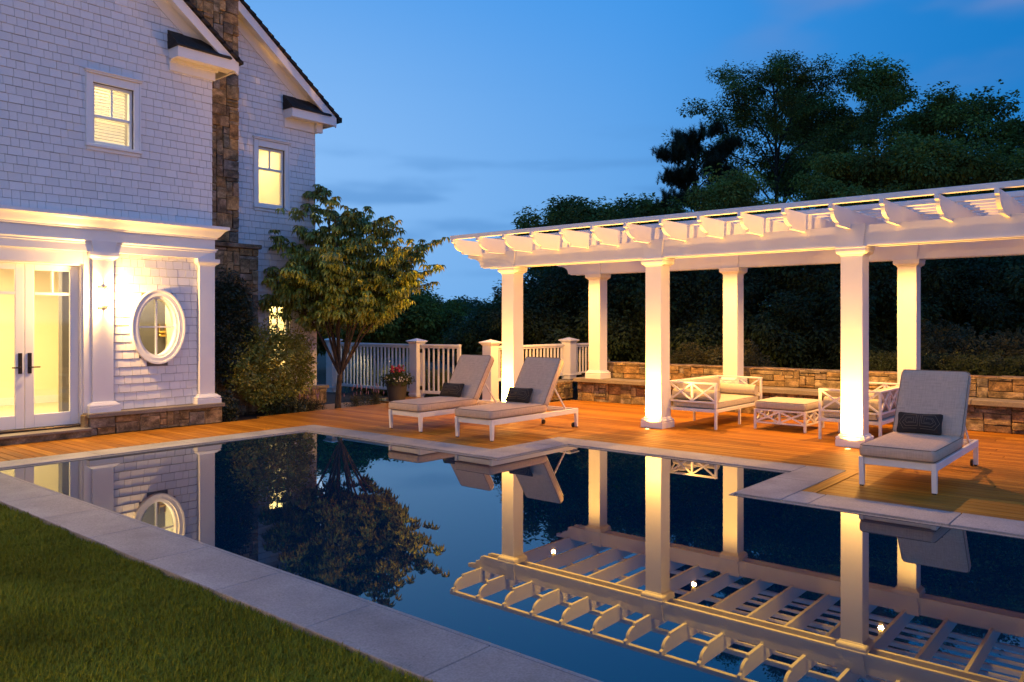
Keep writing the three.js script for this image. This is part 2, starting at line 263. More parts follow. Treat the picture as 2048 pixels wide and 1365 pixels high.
{ // deck of hardwood boards, all running along the pergola
  const D = structure('deck', 'warm brown hardwood board deck round the pool', 'deck'), R = rng(31);
  const base = (x0, x1, z0, z1) => mesh('deck_joists', box(x0, x1, -0.10, -0.034, z0, z1), M.under, D);
  base(-4, XFO - 0.004, -12.3, ZHO - 0.006); base(XFO + 0.004, NXO - 0.004, -12.37, N0O - 0.006); base(NXO + 0.004, 12.25, -13.4, ZE); base(12.258, 13.9, -10.2, ZE); base(XFO + 0.05, NXO - 0.004, N1O + 0.006, ZE);
  const board = (x, w, z0, z1, m) => { const g = at(chamfer(w, 0.026, z1 - z0, 0.003), x, -0.013, (z0 + z1) / 2); mesh('deck_board', uvm(g, 2, R() * 9, R() * 9), m || M.mats(M.wood, R), D); };
  const run = (x, w, z0, z1) => { let z = z0; while (z1 - z > 0.01) { let L = 2.6 + R() * 2.6; if (z1 - z - L < 0.8) L = z1 - z; board(x, w, z, z + L - 0.004); z += L; } };
  const P = 0.1402, gap = 0.006;
  for (let x = XFO - P / 2 - 0.003; x > -0.5; x -= P) board(x, P - gap, -12.09, ZHO - 0.005);
  for (let x = XFO + P / 2 + 0.003, i = 0; x < 13.7; x += P, i++) {
    const w = Math.min(P, 13.72 - (x - P / 2)) - gap; if (w < 0.03) break;
    const back = x < 12.15 ? (x > 10.9 ? -13.3 : -12.36) : -9.9;
    if (x + P / 2 < NXO + 0.02) { run(x, w, back, N0O - 0.005); run(x, w, N1O + 0.158, ZE); } else run(x, w, back, ZE);
  }
  mesh('border_board', uvm(at(chamfer(NXO - XFO + 0.0, 0.026, 0.142, 0.003), (NXO + XFO) / 2 + 0.03, -0.0125, N1O + 0.078), 0), M.wood[3], D);  // palest wood tone stands in for the cross board catching more light
}
{ // stone coping round the pool
  const D = structure('pool_coping', 'pale grey stone coping slabs round the pool', 'coping'), R = rng(44), T = 0.045;
  const slab = (x0, x1, z0, z1) => mesh('coping_slab', cbox(x0 + 0.0028, x1 - 0.0028, -T, 0.0, z0 + 0.0028, z1 - 0.0028, 0.004, R() < 0.5 ? 0 : 2), M.mats(M.slab, R), D);
  const alongZ = (x0, x1, z0, z1, L, off = 0) => { let z = z0; let n = L - off; while (z < z1 - 0.01) { let e = Math.min(z1, z + n); if (z1 - e < 0.3) e = z1; slab(x0, x1, z, e); z = e; n = L; } };
  const alongX = (x0, x1, z0, z1, L) => { let x = x0; while (x < x1 - 0.01) { let e = Math.min(x1, x + L); if (x1 - e < 0.3) e = x1; slab(x, e, z0, z1); x = e; } };
  alongZ(XO, XI, ZHO, ZE, 0.925, 0.33); alongX(XI, XFO, ZHO, ZH, 1.22); alongZ(XF, XFO, ZH, N0O, 1.22); alongX(XF, NXO, N0O, N0, 1.22);
  alongZ(NX, NXO, N0, N1, 1.02); alongX(XF, NXO, N1, N1O, 1.02); alongZ(XF, XFO + 0.04, N1O, ZE, 1.15, 0.9);
  // overflow slot and the thin inner lip the water runs over
  const pts = [[XI, ZE], [XI, ZH], [XF, ZH], [XF, N0], [NX, N0], [NX, N1], [XF, N1], [XF, ZE]];
  const inset = (k) => [[XI + k, ZE], [XI + k, ZH + k], [XF - k, ZH + k], [XF - k, N0 + k], [NX - k, N0 + k], [NX - k, N1 - k], [XF - k, N1 - k], [XF - k, ZE]];
  const sheet = (o, i, y) => { const s = new THREE.Shape(o.map(([x, z]) => new THREE.Vector2(x, -z))); if (i) s.holes.push(new THREE.Path(i.map(([x, z]) => new THREE.Vector2(x, -z)).concat([new THREE.Vector2(i[0][0], -i[0][1])]))); const g = new THREE.ExtrudeGeometry(s, { depth: 0.05, bevelEnabled: false }); g.rotateX(-Math.PI / 2); g.translate(0, y - 0.05, 0); return uvm(g); };
  const outer = inset(0.022), inner = inset(0.05); outer[0][1] = outer[7][1] = ZE + 0.02; inner[0][1] = inner[7][1] = ZE - 0.05;
  mesh('overflow_lip', sheet(outer, inner, -0.014), M.slab[2], D);
  const w = inset(0.046); w[0][1] = w[7][1] = ZE - 0.04;
  const o = mesh('pool_water', sheet(w, null, -0.018), M.water); o.userData = { kind: 'structure', label: 'still dark pool water mirroring pergola, house and evening sky', category: 'water' };
}
// ---------------------------------------------------------------- house
const HW = -12.3, WW = -13.48, RS = 0.79;               // front wall planes of the two gables, roof slope
const house = thing('shingle_house', 'white shingled house with two gables, stone chimney and lit windows', 'house');
const lamp = (x, y, z, w, d, k, col = ROOM) => { const l = new THREE.RectAreaLight(C(...col), k, w, d); l.position.set(x, y, z); l.rotation.x = -Math.PI / 2; l.name = 'room_light'; scene.add(l); };
function room(x0, x1, y0, y1, z0, z1, k, lx, lz, s) {    // closed lit room behind an opening in a front wall
  const g = groupOf('room', house), t = 0.06;
  mesh('room_floor', box(x0 - t, x1 + t, y0 - t, y0, z0 - t, z1), M.roomFloor, g);
  mesh('room_wall', join([box(x0 - t, x0, y0 + 0.001, y1 - 0.001, z0 - t, z1), box(x1, x1 + t, y0 + 0.001, y1 - 0.001, z0 - t, z1), box(x0 + 0.001, x1 - 0.001, y0 + 0.001, y1 - 0.001, z0 - t, z0)]), M.room, g);
  mesh('room_ceiling', box(x0 - t, x1 + t, y1, y1 + t, z0 - t, z1), M.room, g);
  mesh('ceiling_light', box(lx - s / 2, lx + s / 2, y1 - 0.03, y1 - 0.004, lz - s / 2, lz + s / 2), glow(...ROOM, 1.6), g);
  lamp(lx, y1 - 0.04, lz, s, s, k); return g;
}
const shingles = [];
function field(x0, x1, y0, y1, z, ex, R, holes, skip) {
  for (let y = y0, j = 0; y < y1; y += ex, j++) {
    let x = x0 - R() * 0.12; while (x < x1 - 0.004) {
      const w = 0.095 + R() * 0.115, a = Math.max(x0, x), b = Math.min(x1, x + w); x += w; if (b - a < 0.012 || skip(a, b, y, y + ex)) continue;
      let A = a, B = b, Y = y, H = ex, gone = false;
      for (const h of holes) {                            // cut against the casings
        const [h0, h1, k0, k1] = h.length === 4 ? h : (() => { const [ox, oy, rx, ry] = h, q = Math.max(-1, Math.min(1, (Math.max(y, Math.min(oy, y + ex)) - oy) / ry)), w = rx * Math.sqrt(1 - q * q); return [ox - w, ox + w, oy - ry, oy + ry]; })();
        if (B <= h0 || A >= h1 || Y >= k1 || Y + H <= k0) continue;
        if (h.length === 4 && (Y < k0 - 0.012 || Y + H > k1 + 0.012)) {
          const part = (a, b) => { if (b - a > 0.012) shingles.push([a + 0.0026, b - 0.0026, y, ex, z, Math.floor(R() * 4), 0, 0]); };
          if (A < h0) { part(A, h0); A = h0; } if (B > h1) { part(h1, B); B = h1; }
          if (Y < k0 - 0.012) H = k0 - Y; else { H = Y + H - k1; Y = k1; } continue;
        }
        if (A < h0 && B > h1) { if (h0 - A > B - h1) B = h0; else A = h1; } else if (A < h0) B = h0; else if (B > h1) A = h1; else gone = true;
      }
      if (gone || B - A < 0.012 || H < 0.01) continue;
      shingles.push([A + 0.0026, B - 0.0026, Y, H, z, Math.floor(R() * 4), (R() - 0.5) * 0.006, R() * 0.005]);
    }
  }
}
const ell = (cx, cy, rx, ry, n = 56) => Array.from({ length: n }, (_, i) => [cx + rx * Math.cos(i / n * 6.28319), cy + ry * Math.sin(i / n * 6.28319)]);
const OV = [5.945, 1.577];
{ // front gable
  const g = house, R = rng(3), xa = 4.1, ya = 6.0 + RS * (7.18 - xa), top = (x) => ya - RS * Math.abs(x - xa);
  const body = [[1.33, 0], [6.87, 0], [6.87, top(6.87) - 0.2], [xa, ya - 0.2], [1.33, top(6.87) - 0.2]];
  const rect = (a, b, c, d) => [[a, c], [b, c], [b, d], [a, d]];
  const wall = mesh('wall', at(extr(body, 0.15, [rect(3.37, 4.84, 0.131, 2.5), rect(4.975, 5.575, 4.29, 5.205), ell(OV[0], OV[1], 0.32, 0.465)]), 0, 0, HW - 0.15), M.shadeBacking, g);
  mesh('side_wall', box(6.72, 6.868, 0, top(6.87) - 0.21, -19, HW - 0.151), M.shingle[1], g); mesh('side_wall', box(1.332, 1.48, 0, top(6.87) - 0.21, -19, HW - 0.151), M.shingle[1], g);
  field(5.26, 6.60, 0.33, 2.70, HW, 0.1275, R, [[OV[0], OV[1], 0.385, 0.535, 0]], () => false);
  field(1.34, 6.868, 3.12, 8.1, HW, 0.1194, R, [[4.92, 5.63, 4.24, 5.33]], (a, b, c, d) => Math.min(top(a), top(b)) - 0.28 < c);
  // rake boards, soffit and cornice return on both slopes
  for (const s of [1, -1]) {
    const X = (x) => xa + s * (x - xa), sl = (o1, o2, z0, z1, xe = 7.176) => at(extr([[xa, ya - o1], [X(xe), top(xe) - o1], [X(xe), top(xe) - o2], [xa, ya - o2]], z1 - z0), 0, 0, z0);
    mesh('rake_board', sl(0.05, 0.24, -12.034, -11.994), M.trim, g);
    mesh('rake_soffit', sl(0.115, 0.14, -12.299, -12.036, 7.172), M.trim, g);
    mesh('rake_frieze', sl(0.141, 0.37, -12.298, -12.262, 6.9), M.trim, g);
    const bx = (a, b, ...r) => box(Math.min(X(a), X(b)), Math.max(X(a), X(b)), ...r);
    const ret = groupOf('cornice_return', g);
    mesh('fascia', join([bx(6.13, 7.178, 5.82, 5.985, -12.03, -11.992), bx(6.13, 6.165, 5.821, 6.0, -12.298, -12.031), bx(7.14, 7.176, 5.821, 5.985, -19, -12.031)]), M.trim, ret);
    mesh('soffit', bx(6.166, 7.139, 5.842, 5.862, -12.297, -12.0315), M.trim, ret);
    mesh('frieze', bx(6.13, 6.905, 5.655, 5.84, -12.297, -12.255), M.trim, ret);
    mesh('bed_mould', bx(6.13, 6.94, 5.79, 5.84, -12.254, -12.225), M.trim, ret);
    const P = [[-12.296, 6.30], [-11.955, 6.005], [-11.955, 5.987], [-12.296, 5.99]];
    const rg = extrX(P, 0.93); rg.translate(s > 0 ? 7.035 : X(7.035) + 0.93, 0, 0); mesh('roof', rg, M.roof, ret);
  }
  const rf = groupOf('roof', g), strips = [];
  for (const s of [1, -1]) for (let k = 0; k < 25; k++) { const u0 = k * 0.1265, u1 = Math.min(3.135, u0 + 0.16), p = (u, o) => [xa + s * u, ya - RS * u + o]; strips.push(at(extr([p(u0, 0.008), p(u1, 0.034), p(u1, -0.01), p(u0, -0.05)], 7.06), 0, 0, -19)); }
  mesh('roof_shingles', join(strips), M.roof, rf);
  // entablature over the ground floor
  const en = groupOf('entablature', g), x0 = 0.9, zf = -12.222;
  mesh('architrave', ringLoft([[0, 2.69], [0, 2.80], [0.016, 2.806], [0.016, 2.826], [0.034, 2.846], [0.034, 2.858], [0, 2.862]], x0, 6.882, -12.4, zf), M.trim, en);
  mesh('frieze', ringLoft([[0, 2.862], [0, 3.02]], x0, 6.88, -12.4, zf - 0.002), M.trim, en);
  mesh('cornice', ringLoft([[0.004, 3.012], [0.02, 3.016], [0.03, 3.03], [0.03, 3.042], [0.045, 3.05], [0.062, 3.066], [0.078, 3.088], [0.094, 3.114], [0.112, 3.140], [0.134, 3.158], [0.156, 3.166], [0.160, 3.172], [0.172, 3.174], [0.172, 3.222], [0.0, 3.245]], x0, 6.88, -12.4, zf), M.trim, en);
  for (const [a, b] of [[4.95, 5.25], [6.61, 6.88]]) { // pilasters on the stone base
    const p = groupOf('pilaster', g), z0 = -12.32, z1 = -12.222;
    mesh('shaft', cbox(a, b, 0.44, 2.62, z0, z1, 0.004, 1), M.trim, p);
    mesh('base', ringLoft([[0.075, 0.322], [0.075, 0.395], [0.062, 0.40], [0.062, 0.405], [0.07, 0.418], [0.062, 0.434], [0.04, 0.446], [0.028, 0.462], [0.0, 0.475]], a, b, z0, z1), M.trim, p);
    mesh('capital', ringLoft([[0, 2.575], [0.012, 2.58], [0.012, 2.592], [0.03, 2.60], [0.048, 2.615], [0.058, 2.635], [0.058, 2.688]], a, b, z0, z1), M.trim, p);
    if (a < 5) mesh('keystone', polyhedronBlock(a, b, 2.69, 2.848, zf + 0.001, zf + 0.036, 0.03), M.trim, p);
  }
  // stone base, coping and door step
  const sb = groupOf('stone_base', g); mesh('mortar', box(4.87, 6.93, -0.1, 0.26, -12.29, -12.125), M.mortar, sb);
  const f = groupOf('stone_face', sb); f.position.set(4.862, 0, -12.1); stones(f, 2.08, 0.26, 0.07, rng(12), { cell: 0.052, wide: 8, tall: 5 });
  mesh('coping', join([cbox(4.835, 5.32, 0.262, 0.322, -12.31, -12.055, 0.006), cbox(5.322, 5.98, 0.262, 0.3215, -12.31, -12.057, 0.006), cbox(5.982, 6.97, 0.262, 0.322, -12.31, -12.054, 0.006)]), M.cap, sb);
  mesh('corner_stone', cbox(4.80, 4.86, 0, 0.30, -12.29, -12.13, 0.012), M.stone[1], sb);
  const st = groupOf('door_step', g); mesh('tread', cbox(2.2, 4.86, 0.088, 0.126, -12.5, -12.0, 0.006), M.cap, st); mesh('riser', box(2.21, 4.855, -0.1, 0.087, -12.49, -12.03), M.stone[6], st); mesh('threshold', cbox(3.37, 4.84, 0.127, 0.158, -12.44, -12.27, 0.006), M.bronze, st);
}
function polyhedronBlock(a, b, y0, y1, z0, z1, fl) {     // block that widens upwards
  const s = new THREE.Shape([new THREE.Vector2(a, y0), new THREE.Vector2(b, y0), new THREE.Vector2(b + fl, y1), new THREE.Vector2(a - fl, y1)]);
  return uvm(at(new THREE.ExtrudeGeometry(s, { depth: z1 - z0, bevelEnabled: false }), 0, 0, z0));
}
{ // french doors
  const cas = groupOf('door_frame', house);
  mesh('casing', join([box(4.842, 4.948, 0.127, 2.69, -12.45, -12.262), box(3.26, 3.368, 0.127, 2.69, -12.45, -12.262), box(3.368, 4.842, 2.502, 2.69, -12.45, -12.264)]), M.trim, cas);
  mesh('jamb', join([cbox(4.818, 4.8415, 0.16, 2.5, -12.449, -12.29, 0.004, 1), cbox(3.369, 3.392, 0.16, 2.5, -12.449, -12.29, 0.004, 1), cbox(3.393, 4.817, 2.477, 2.4995, -12.449, -12.29, 0.004)]), M.trim, cas);
  for (const s of [1, -1]) {
    const d = groupOf('door', house), X = (x) => 4.105 + s * (x - 4.105), bx = (a, b, ...r) => cbox(Math.min(X(a), X(b)), Math.max(X(a), X(b)), ...r), z0 = -12.425, z1 = -12.378;
    for (const [a, b] of [[4.108, 4.224], [4.699, 4.815]]) mesh('stile', bx(a, b, 0.162, 2.475, z0, z1, 0.004, 1), M.trim, d);
    for (const [a, b] of [[0.163, 0.35], [2.386, 2.474], [2.036, 2.076]]) mesh('rail', bx(4.225, 4.698, a, b, z0, z1, 0.004), M.trim, d);
    mesh('muntin', bx(4.452, 4.476, 2.077, 2.385, z0, z1, 0.004, 1), M.trim, d);
    mesh('pane', box(Math.min(X(4.225), X(4.698)), Math.max(X(4.225), X(4.698)), 0.351, 2.035, -12.403, -12.400), M.glass, d);
    mesh('pane', box(Math.min(X(4.225), X(4.451)), Math.max(X(4.225), X(4.451)), 2.077, 2.385, -12.403, -12.400), M.glass, d);
    mesh('pane', box(Math.min(X(4.477), X(4.698)), Math.max(X(4.477), X(4.698)), 2.077, 2.385, -12.403, -12.400), M.glass, d);
    const h = groupOf('handle', d); mesh('plate', bx(4.140, 4.190, 0.93, 1.22, z1, z1 + 0.012, 0.002), M.bronze, h);
    const lv = s > 0 ? [4.165, 4.29] : [4.05, 3.925]; mesh('lever', join([at(new THREE.CylinderGeometry(0.011, 0.011, 0.05, 10).rotateX(Math.PI / 2), X(4.165), 1.02, z1 + 0.034), cbox(Math.min(X(4.155), X(4.285)), Math.max(X(4.155), X(4.285)), 1.011, 1.029, z1 + 0.05, z1 + 0.066, 0.004)]), M.bronze, h);
  }
  const r = room(1.6, 6.66, 0.131, 2.66, -16.4, -12.451, 19, 4.0, -14.4, 1.7);
  mesh('ceiling_light', box(5.55, 6.25, 2.63, 2.656, -13.75, -13.05), glow(...ROOM, 1.6), r); lamp(5.9, 2.62, -13.4, 0.7, 0.7, 75);  // second panel, out of view, placed to brighten the oval window
  mesh('thermostat', cbox(4.905, 5.015, 1.50, 1.66, -16.398, -16.375, 0.004), M.brass, r);
  mesh('baseboard', join([box(1.62, 6.64, 0.132, 0.27, -16.398, -16.38), box(6.64, 6.658, 0.132, 0.27, -16.37, -12.6)]), M.trim, r);
  mesh('inner_wall', box(3.02, 3.12, 0.1315, 2.658, -15.4, -14.2), M.room, r);
}
{ // oval window with moulded casing
  const w = groupOf('oval_window', house), ringAt = (ro, ri, z0, z1) => at(extr(ell(OV[0], OV[1], ro[0], ro[1], 72), z1 - z0, [ell(OV[0], OV[1], ri[0], ri[1], 72)]), 0, 0, z0);
  mesh('casing', join([ringAt([0.428, 0.578], [0.335, 0.485], HW + 0.002, HW + 0.062), ringAt([0.412, 0.562], [0.398, 0.548], HW + 0.0625, HW + 0.074), ringAt([0.432, 0.582], [0.414, 0.564], HW + 0.003, HW + 0.080)]), M.trim, w);
  mesh('sash', join([ringAt([0.334, 0.484], [0.296, 0.446], HW - 0.09, HW + 0.03), ringAt([0.316, 0.466], [0.290, 0.44], HW - 0.07, HW + 0.012)]), M.trim, w);
  mesh('pane', at(extr(ell(OV[0], OV[1], 0.289, 0.439, 60), 0.003), 0, 0, HW - 0.05), M.glass, w);
  mesh('muntin', join([box(OV[0] - 0.013, OV[0] + 0.013, OV[1] - 0.438, OV[1] + 0.438, HW - 0.046, HW - 0.02), box(OV[0] - 0.288, OV[0] - 0.0135, OV[1] - 0.012, OV[1] + 0.012, HW - 0.046, HW - 0.021), box(OV[0] + 0.0135, OV[0] + 0.288, OV[1] - 0.012, OV[1] + 0.012, HW - 0.046, HW - 0.021)]), M.trim, w);
  const pd = groupOf('pendant', house);
  mesh('chain', box(6.655, 6.661, 1.62, 2.655, -13.503, -13.497), M.brass, pd); mesh('basket', join([cbox(6.53, 6.65, 1.40, 1.44, -13.58, -13.42, 0.01), cbox(6.53, 6.65, 1.46, 1.50, -13.58, -13.42, 0.01), box(6.54, 6.545, 1.44, 1.62, -13.56, -13.44), box(6.640, 6.645, 1.44, 1.62, -13.56, -13.44)]), M.brass, pd);
}
function sashWindow(x0, x1, y0, y1, zw, o = {}) {        // opening x0..x1, y0..y1 in the wall plane zw
  const w = groupOf('window', house), c = 0.085, T = M.trim;
  mesh('casing', join([cbox(x0 - c, x0, y0, y1 + 0.12, zw + 0.002, zw + 0.03, 0.003, 1), cbox(x1, x1 + c, y0, y1 + 0.12, zw + 0.002, zw + 0.03, 0.003, 1), cbox(x0 + 0.001, x1 - 0.001, y1, y1 + 0.12, zw + 0.002, zw + 0.03, 0.003),
    cbox(x0 - c - 0.018, x0 - c + 0.006, y0, y1 + 0.122, zw + 0.003, zw + 0.045, 0.004, 1), cbox(x1 + c - 0.006, x1 + c + 0.018, y0, y1 + 0.122, zw + 0.003, zw + 0.045, 0.004, 1)]), T, w);
  mesh('head_cap', join([cbox(x0 - c - 0.03, x1 + c + 0.03, y1 + 0.124, y1 + 0.15, zw + 0.003, zw + 0.062, 0.005), cbox(x0 - c - 0.045, x1 + c + 0.045, y1 + 0.151, y1 + 0.175, zw + 0.003, zw + 0.08, 0.006)]), T, w);
  mesh('sill', join([cbox(x0 - c - 0.03, x1 + c + 0.03, y0 - 0.05, y0 - 0.001, zw + 0.003, zw + 0.075, 0.006), cbox(x0 - c - 0.01, x1 + c + 0.01, y0 - 0.10, y0 - 0.051, zw + 0.003, zw + 0.04, 0.004)]), T, w);
  const z0 = zw - 0.10, z1 = zw - 0.03, m = o.mid ?? (y0 + y1) / 2, b = 0.045;
  mesh('sash', join([cbox(x0 + 0.004, x0 + b, y0 + 0.002, y1 - 0.002, z0, z1, 0.004, 1), cbox(x1 - b, x1 - 0.004, y0 + 0.002, y1 - 0.002, z0, z1, 0.004, 1), cbox(x0 + b, x1 - b, y0 + 0.002, y0 + b + 0.015, z0, z1, 0.004), cbox(x0 + b, x1 - b, y1 - b, y1 - 0.002, z0, z1, 0.004), cbox(x0 + b, x1 - b, m - 0.02, m + 0.02, z0, z1 + 0.008, 0.004)]), T, w);
  const cx = (x0 + x1) / 2; mesh('muntin', cbox(cx - 0.013, cx + 0.013, m + 0.021, y1 - b - 0.001, z0 + 0.02, z1 - 0.01, 0.003, 1), T, w);
  mesh('pane', box(x0 + b, x1 - b, y0 + b + 0.016, m - 0.021, z0 + 0.03, z0 + 0.033), M.glass, w);
  mesh('pane', box(x0 + b, cx - 0.014, m + 0.021, y1 - b - 0.001, z0 + 0.03, z0 + 0.033), M.glass, w); mesh('pane', box(cx + 0.014, x1 - b, m + 0.021, y1 - b - 0.001, z0 + 0.03, z0 + 0.033), M.glass, w);
  return w;
}
{ // window with blinds over the door
  const w = sashWindow(4.975, 5.575, 4.29, 5.205, HW, { mid: 4.72 });
  for (let y = 4.345, i = 0; y < 5.16; y += 0.0475, i++) mesh('blind_slat', at(new THREE.BoxGeometry(0.50, 0.003, 0.05), 5.262, y, HW - 0.155, 0.95), M.blind, w);
  room(4.4, 6.4, 3.75, 5.6, -13.9, -12.451, 46, 5.3, -13.2, 0.9);
}
{ // wing with the second gable
  const g = house, R = rng(8), xa = 7.3, top = (x) => 5.79 + RS * (10.174 - xa) - RS * Math.abs(x - xa), ya = top(xa), xc = 9.78, dz = WW - HW;
  const rect = (a, b, c, d) => [[a, c], [b, c], [b, d], [a, d]];
  mesh('wall', at(extr([[5.0, 0], [xc, 0], [xc, top(xc) - 0.2], [xa, ya - 0.2], [5.0, top(5.0) - 0.2]], 0.15, [rect(8.465, 9.051, 3.885, 5.02), rect(8.70, 9.16, 0.55, 2.0)]), 0, 0, WW - 0.15), M.shadeBacking, g);
  mesh('side_wall', box(xc - 0.148, xc - 0.002, 0, top(xc) - 0.21, -19, WW - 0.151), M.shingle[1], g);
  field(7.8, xc - 0.002, 2.262, 7.4, WW, 0.1194, R, [[8.41, 9.106, 3.835, 5.145]], (a, b, c, d) => Math.min(top(a), top(b)) - 0.28 < c);
  field(8.2, xc - 0.09, 0.37, 2.05, WW, 0.1275, R, [[8.645, 9.215, 0.50, 2.2]], () => false);
  const wb = groupOf('belt_course', g); mesh('board', join([box(8.1, xc + 0.02, 2.052, 2.262, WW + 0.001, WW + 0.03), cbox(8.1, xc + 0.035, 2.225, 2.27, WW + 0.002, WW + 0.05, 0.005)]), M.trim, wb); mesh('corner_board', box(xc - 0.088, xc + 0.022, 0.36, 2.05, WW + 0.002, WW + 0.026), M.trim, wb);
  const sl = (o1, o2, z0, z1, xe) => at(extr([[xa, ya - o1], [xe, top(xe) - o1], [xe, top(xe) - o2], [xa, ya - o2]], z1 - z0), 0, 0, z0), zr = WW + 0.306;
  mesh('rake_board', sl(0.05, 0.24, zr - 0.04, zr, 10.08), M.trim, g); mesh('rake_soffit', sl(0.115, 0.14, WW + 0.001, zr - 0.042, 10.076), M.trim, g); mesh('rake_frieze', sl(0.141, 0.37, WW + 0.002, WW + 0.038, 9.81), M.trim, g);
  const ret = groupOf('cornice_return', g);
  mesh('fascia', join([box(9.03, 10.082, 5.655, 5.82, zr - 0.036, zr + 0.002), box(9.03, 9.065, 5.656, 5.84, WW + 0.002, zr - 0.037), box(10.045, 10.08, 5.656, 5.82, -19, zr - 0.037)]), M.trim, ret);
  mesh('soffit', box(9.066, 10.044, 5.677, 5.697, WW + 0.003, zr - 0.0375), M.trim, ret);
  mesh('frieze', box(9.03, xc + 0.03, 5.49, 5.675, WW + 0.003, WW + 0.045), M.trim, ret); mesh('frieze_block', box(xc - 0.05, xc + 0.10, 5.50, 5.676, WW + 0.046, WW + 0.12), M.trim, ret);
  const rg = extrX([[WW + 0.004, 6.13], [zr + 0.039, 5.84], [zr + 0.039, 5.822], [WW + 0.004, 5.824]], 0.93); rg.translate(9.94, 0, 0); mesh('roof', rg, M.roof, ret);
  const rf = groupOf('roof', g), strips = [];
  for (const s of [1, -1]) for (let k = 0; k < 23; k++) { const u0 = k * 0.1265, u1 = Math.min(2.89, u0 + 0.16), p = (u, o) => [xa + s * u, ya - RS * u + o]; strips.push(at(extr([p(u0, 0.008), p(u1, 0.04), p(u1, -0.01), p(u0, -0.05)], 5.87), 0, 0, -19)); }
  mesh('roof_shingles', join(strips), M.roof, rf);
  const gu = extrX([[-19, 0.10], [zr + 0.03, 0.10], [zr + 0.03, 0.0], [-19, 0.0]], 0.10); gu.translate(10.20, 5.74, 0); mesh('gutter', gu, M.bronze, g);
  const sb = groupOf('stone_base', g); mesh('mortar', box(8.1, 9.86, -0.1, 0.30, WW - 0.1, WW + 0.10), M.mortar, sb);
  const f = groupOf('stone_face', sb); f.position.set(8.1, 0, WW + 0.16); stones(f, 1.86, 0.31, 0.08, rng(13), { cell: 0.062, wide: 8, tall: 4 });
  mesh('coping', cbox(8.1, 9.99, 0.312, 0.372, WW - 0.02, WW + 0.2, 0.006), M.cap, sb);
  sashWindow(8.465, 9.051, 3.885, 5.02, WW, { mid: 4.61 }); room(7.95, 9.6, 3.4, 5.45, -16.6, WW - 0.151, 12, 8.8, -15.0, 1.0);
  const inn = groupOf('inner_door', g); mesh('panel', join([box(8.75, 9.35, 3.41, 5.0, -15.9, -15.86), box(8.85, 9.25, 3.6, 4.2, -15.855, -15.84), box(8.85, 9.25, 4.3, 4.9, -15.855, -15.84)]), M.trim, inn);
  sashWindow(8.70, 9.16, 0.55, 2.0, WW, { mid: 1.3 }); room(8.2, 9.6, 0.3, 2.6, -16.0, WW - 0.151, 26, 8.9, -14.8, 1.0);
  // chimney between the gables
  const ch = groupOf('chimney', g); mesh('core', join([box(6.92, 7.82, 3.05, 9.4, WW - 0.4, -13.16), box(6.92, 8.22, -0.1, 3.0, WW - 0.02, -13.16)]), M.mortar, ch);
  const up = groupOf('stack_face', ch); up.position.set(6.9, 3.09, -13.1); stones(up, 0.945, 5.3, 0.07, rng(17), { cell: 0.065, wide: 6, tall: 4 });
  const lo = groupOf('breast_face', ch); lo.position.set(6.9, 0, -13.1); stones(lo, 1.345, 3.0, 0.07, rng(18), { cell: 0.065, wide: 6, tall: 4 });
  mesh('shoulder_cap', cbox(6.88, 8.29, 3.005, 3.085, WW + 0.02, -13.05, 0.01), M.stone[6], ch); mesh('chimney_cap', cbox(6.84, 7.9, 9.4, 9.5, WW - 0.45, -13.05, 0.01), M.cap, ch);
}
{ // shingles: the ones that show largest are pieces, the rest stay one field
  const pos = new Float32Array(24 * 3), unit = flat(new THREE.BoxGeometry(1, 1, 1)); { const p = unit.attributes.position; for (let i = 0; i < p.count; i++) p.setXYZ(i, p.getX(i) + 0.5, p.getY(i) + 0.5, (p.getZ(i) + 0.5) * (p.getY(i) > 0 ? 0.45 : 1)); unit.computeVertexNormals(); }
  const seen = shingles.map((s) => { const x = (s[0] + s[1]) / 2, d = x * Math.cos(YAW) - s[4] * Math.sin(YAW), r = x * Math.sin(YAW) + s[4] * Math.cos(YAW), px = 1024 + 1588 * r / d, py = 645 + 1588 * (1.65 - s[2]) / d; return [(px > -8 && px < 2048 && py > -4 ? 1 : 0) * (s[1] - s[0]) / d, s]; }).sort((a, b) => b[0] - a[0]);
  const grp = groupOf('shingle_wall', house), rest = [];
  seen.forEach(([k, s], i) => {
    const sx = s[1] - s[0], sy = s[3] - 0.0055, sz = 0.018 + s[7], py = s[2] + s[6] * (i % 3 === 0 ? 1 : 0.3);
    if (i < 300) { const m = mesh('shingle', unit, M.shingle[s[5]], grp); m.position.set(s[0], py, s[4]); m.scale.set(sx, sy, sz); }
    else { M4.compose(V(s[0], py, s[4]), Q4.identity(), V(sx, sy, sz)); rest.push(unit.clone().applyMatrix4(M4)); }
  });
  const o = mesh('shingle_field', mergeGeometries(rest), M.shingle[1], house); o.userData.kind = 'stuff';
}
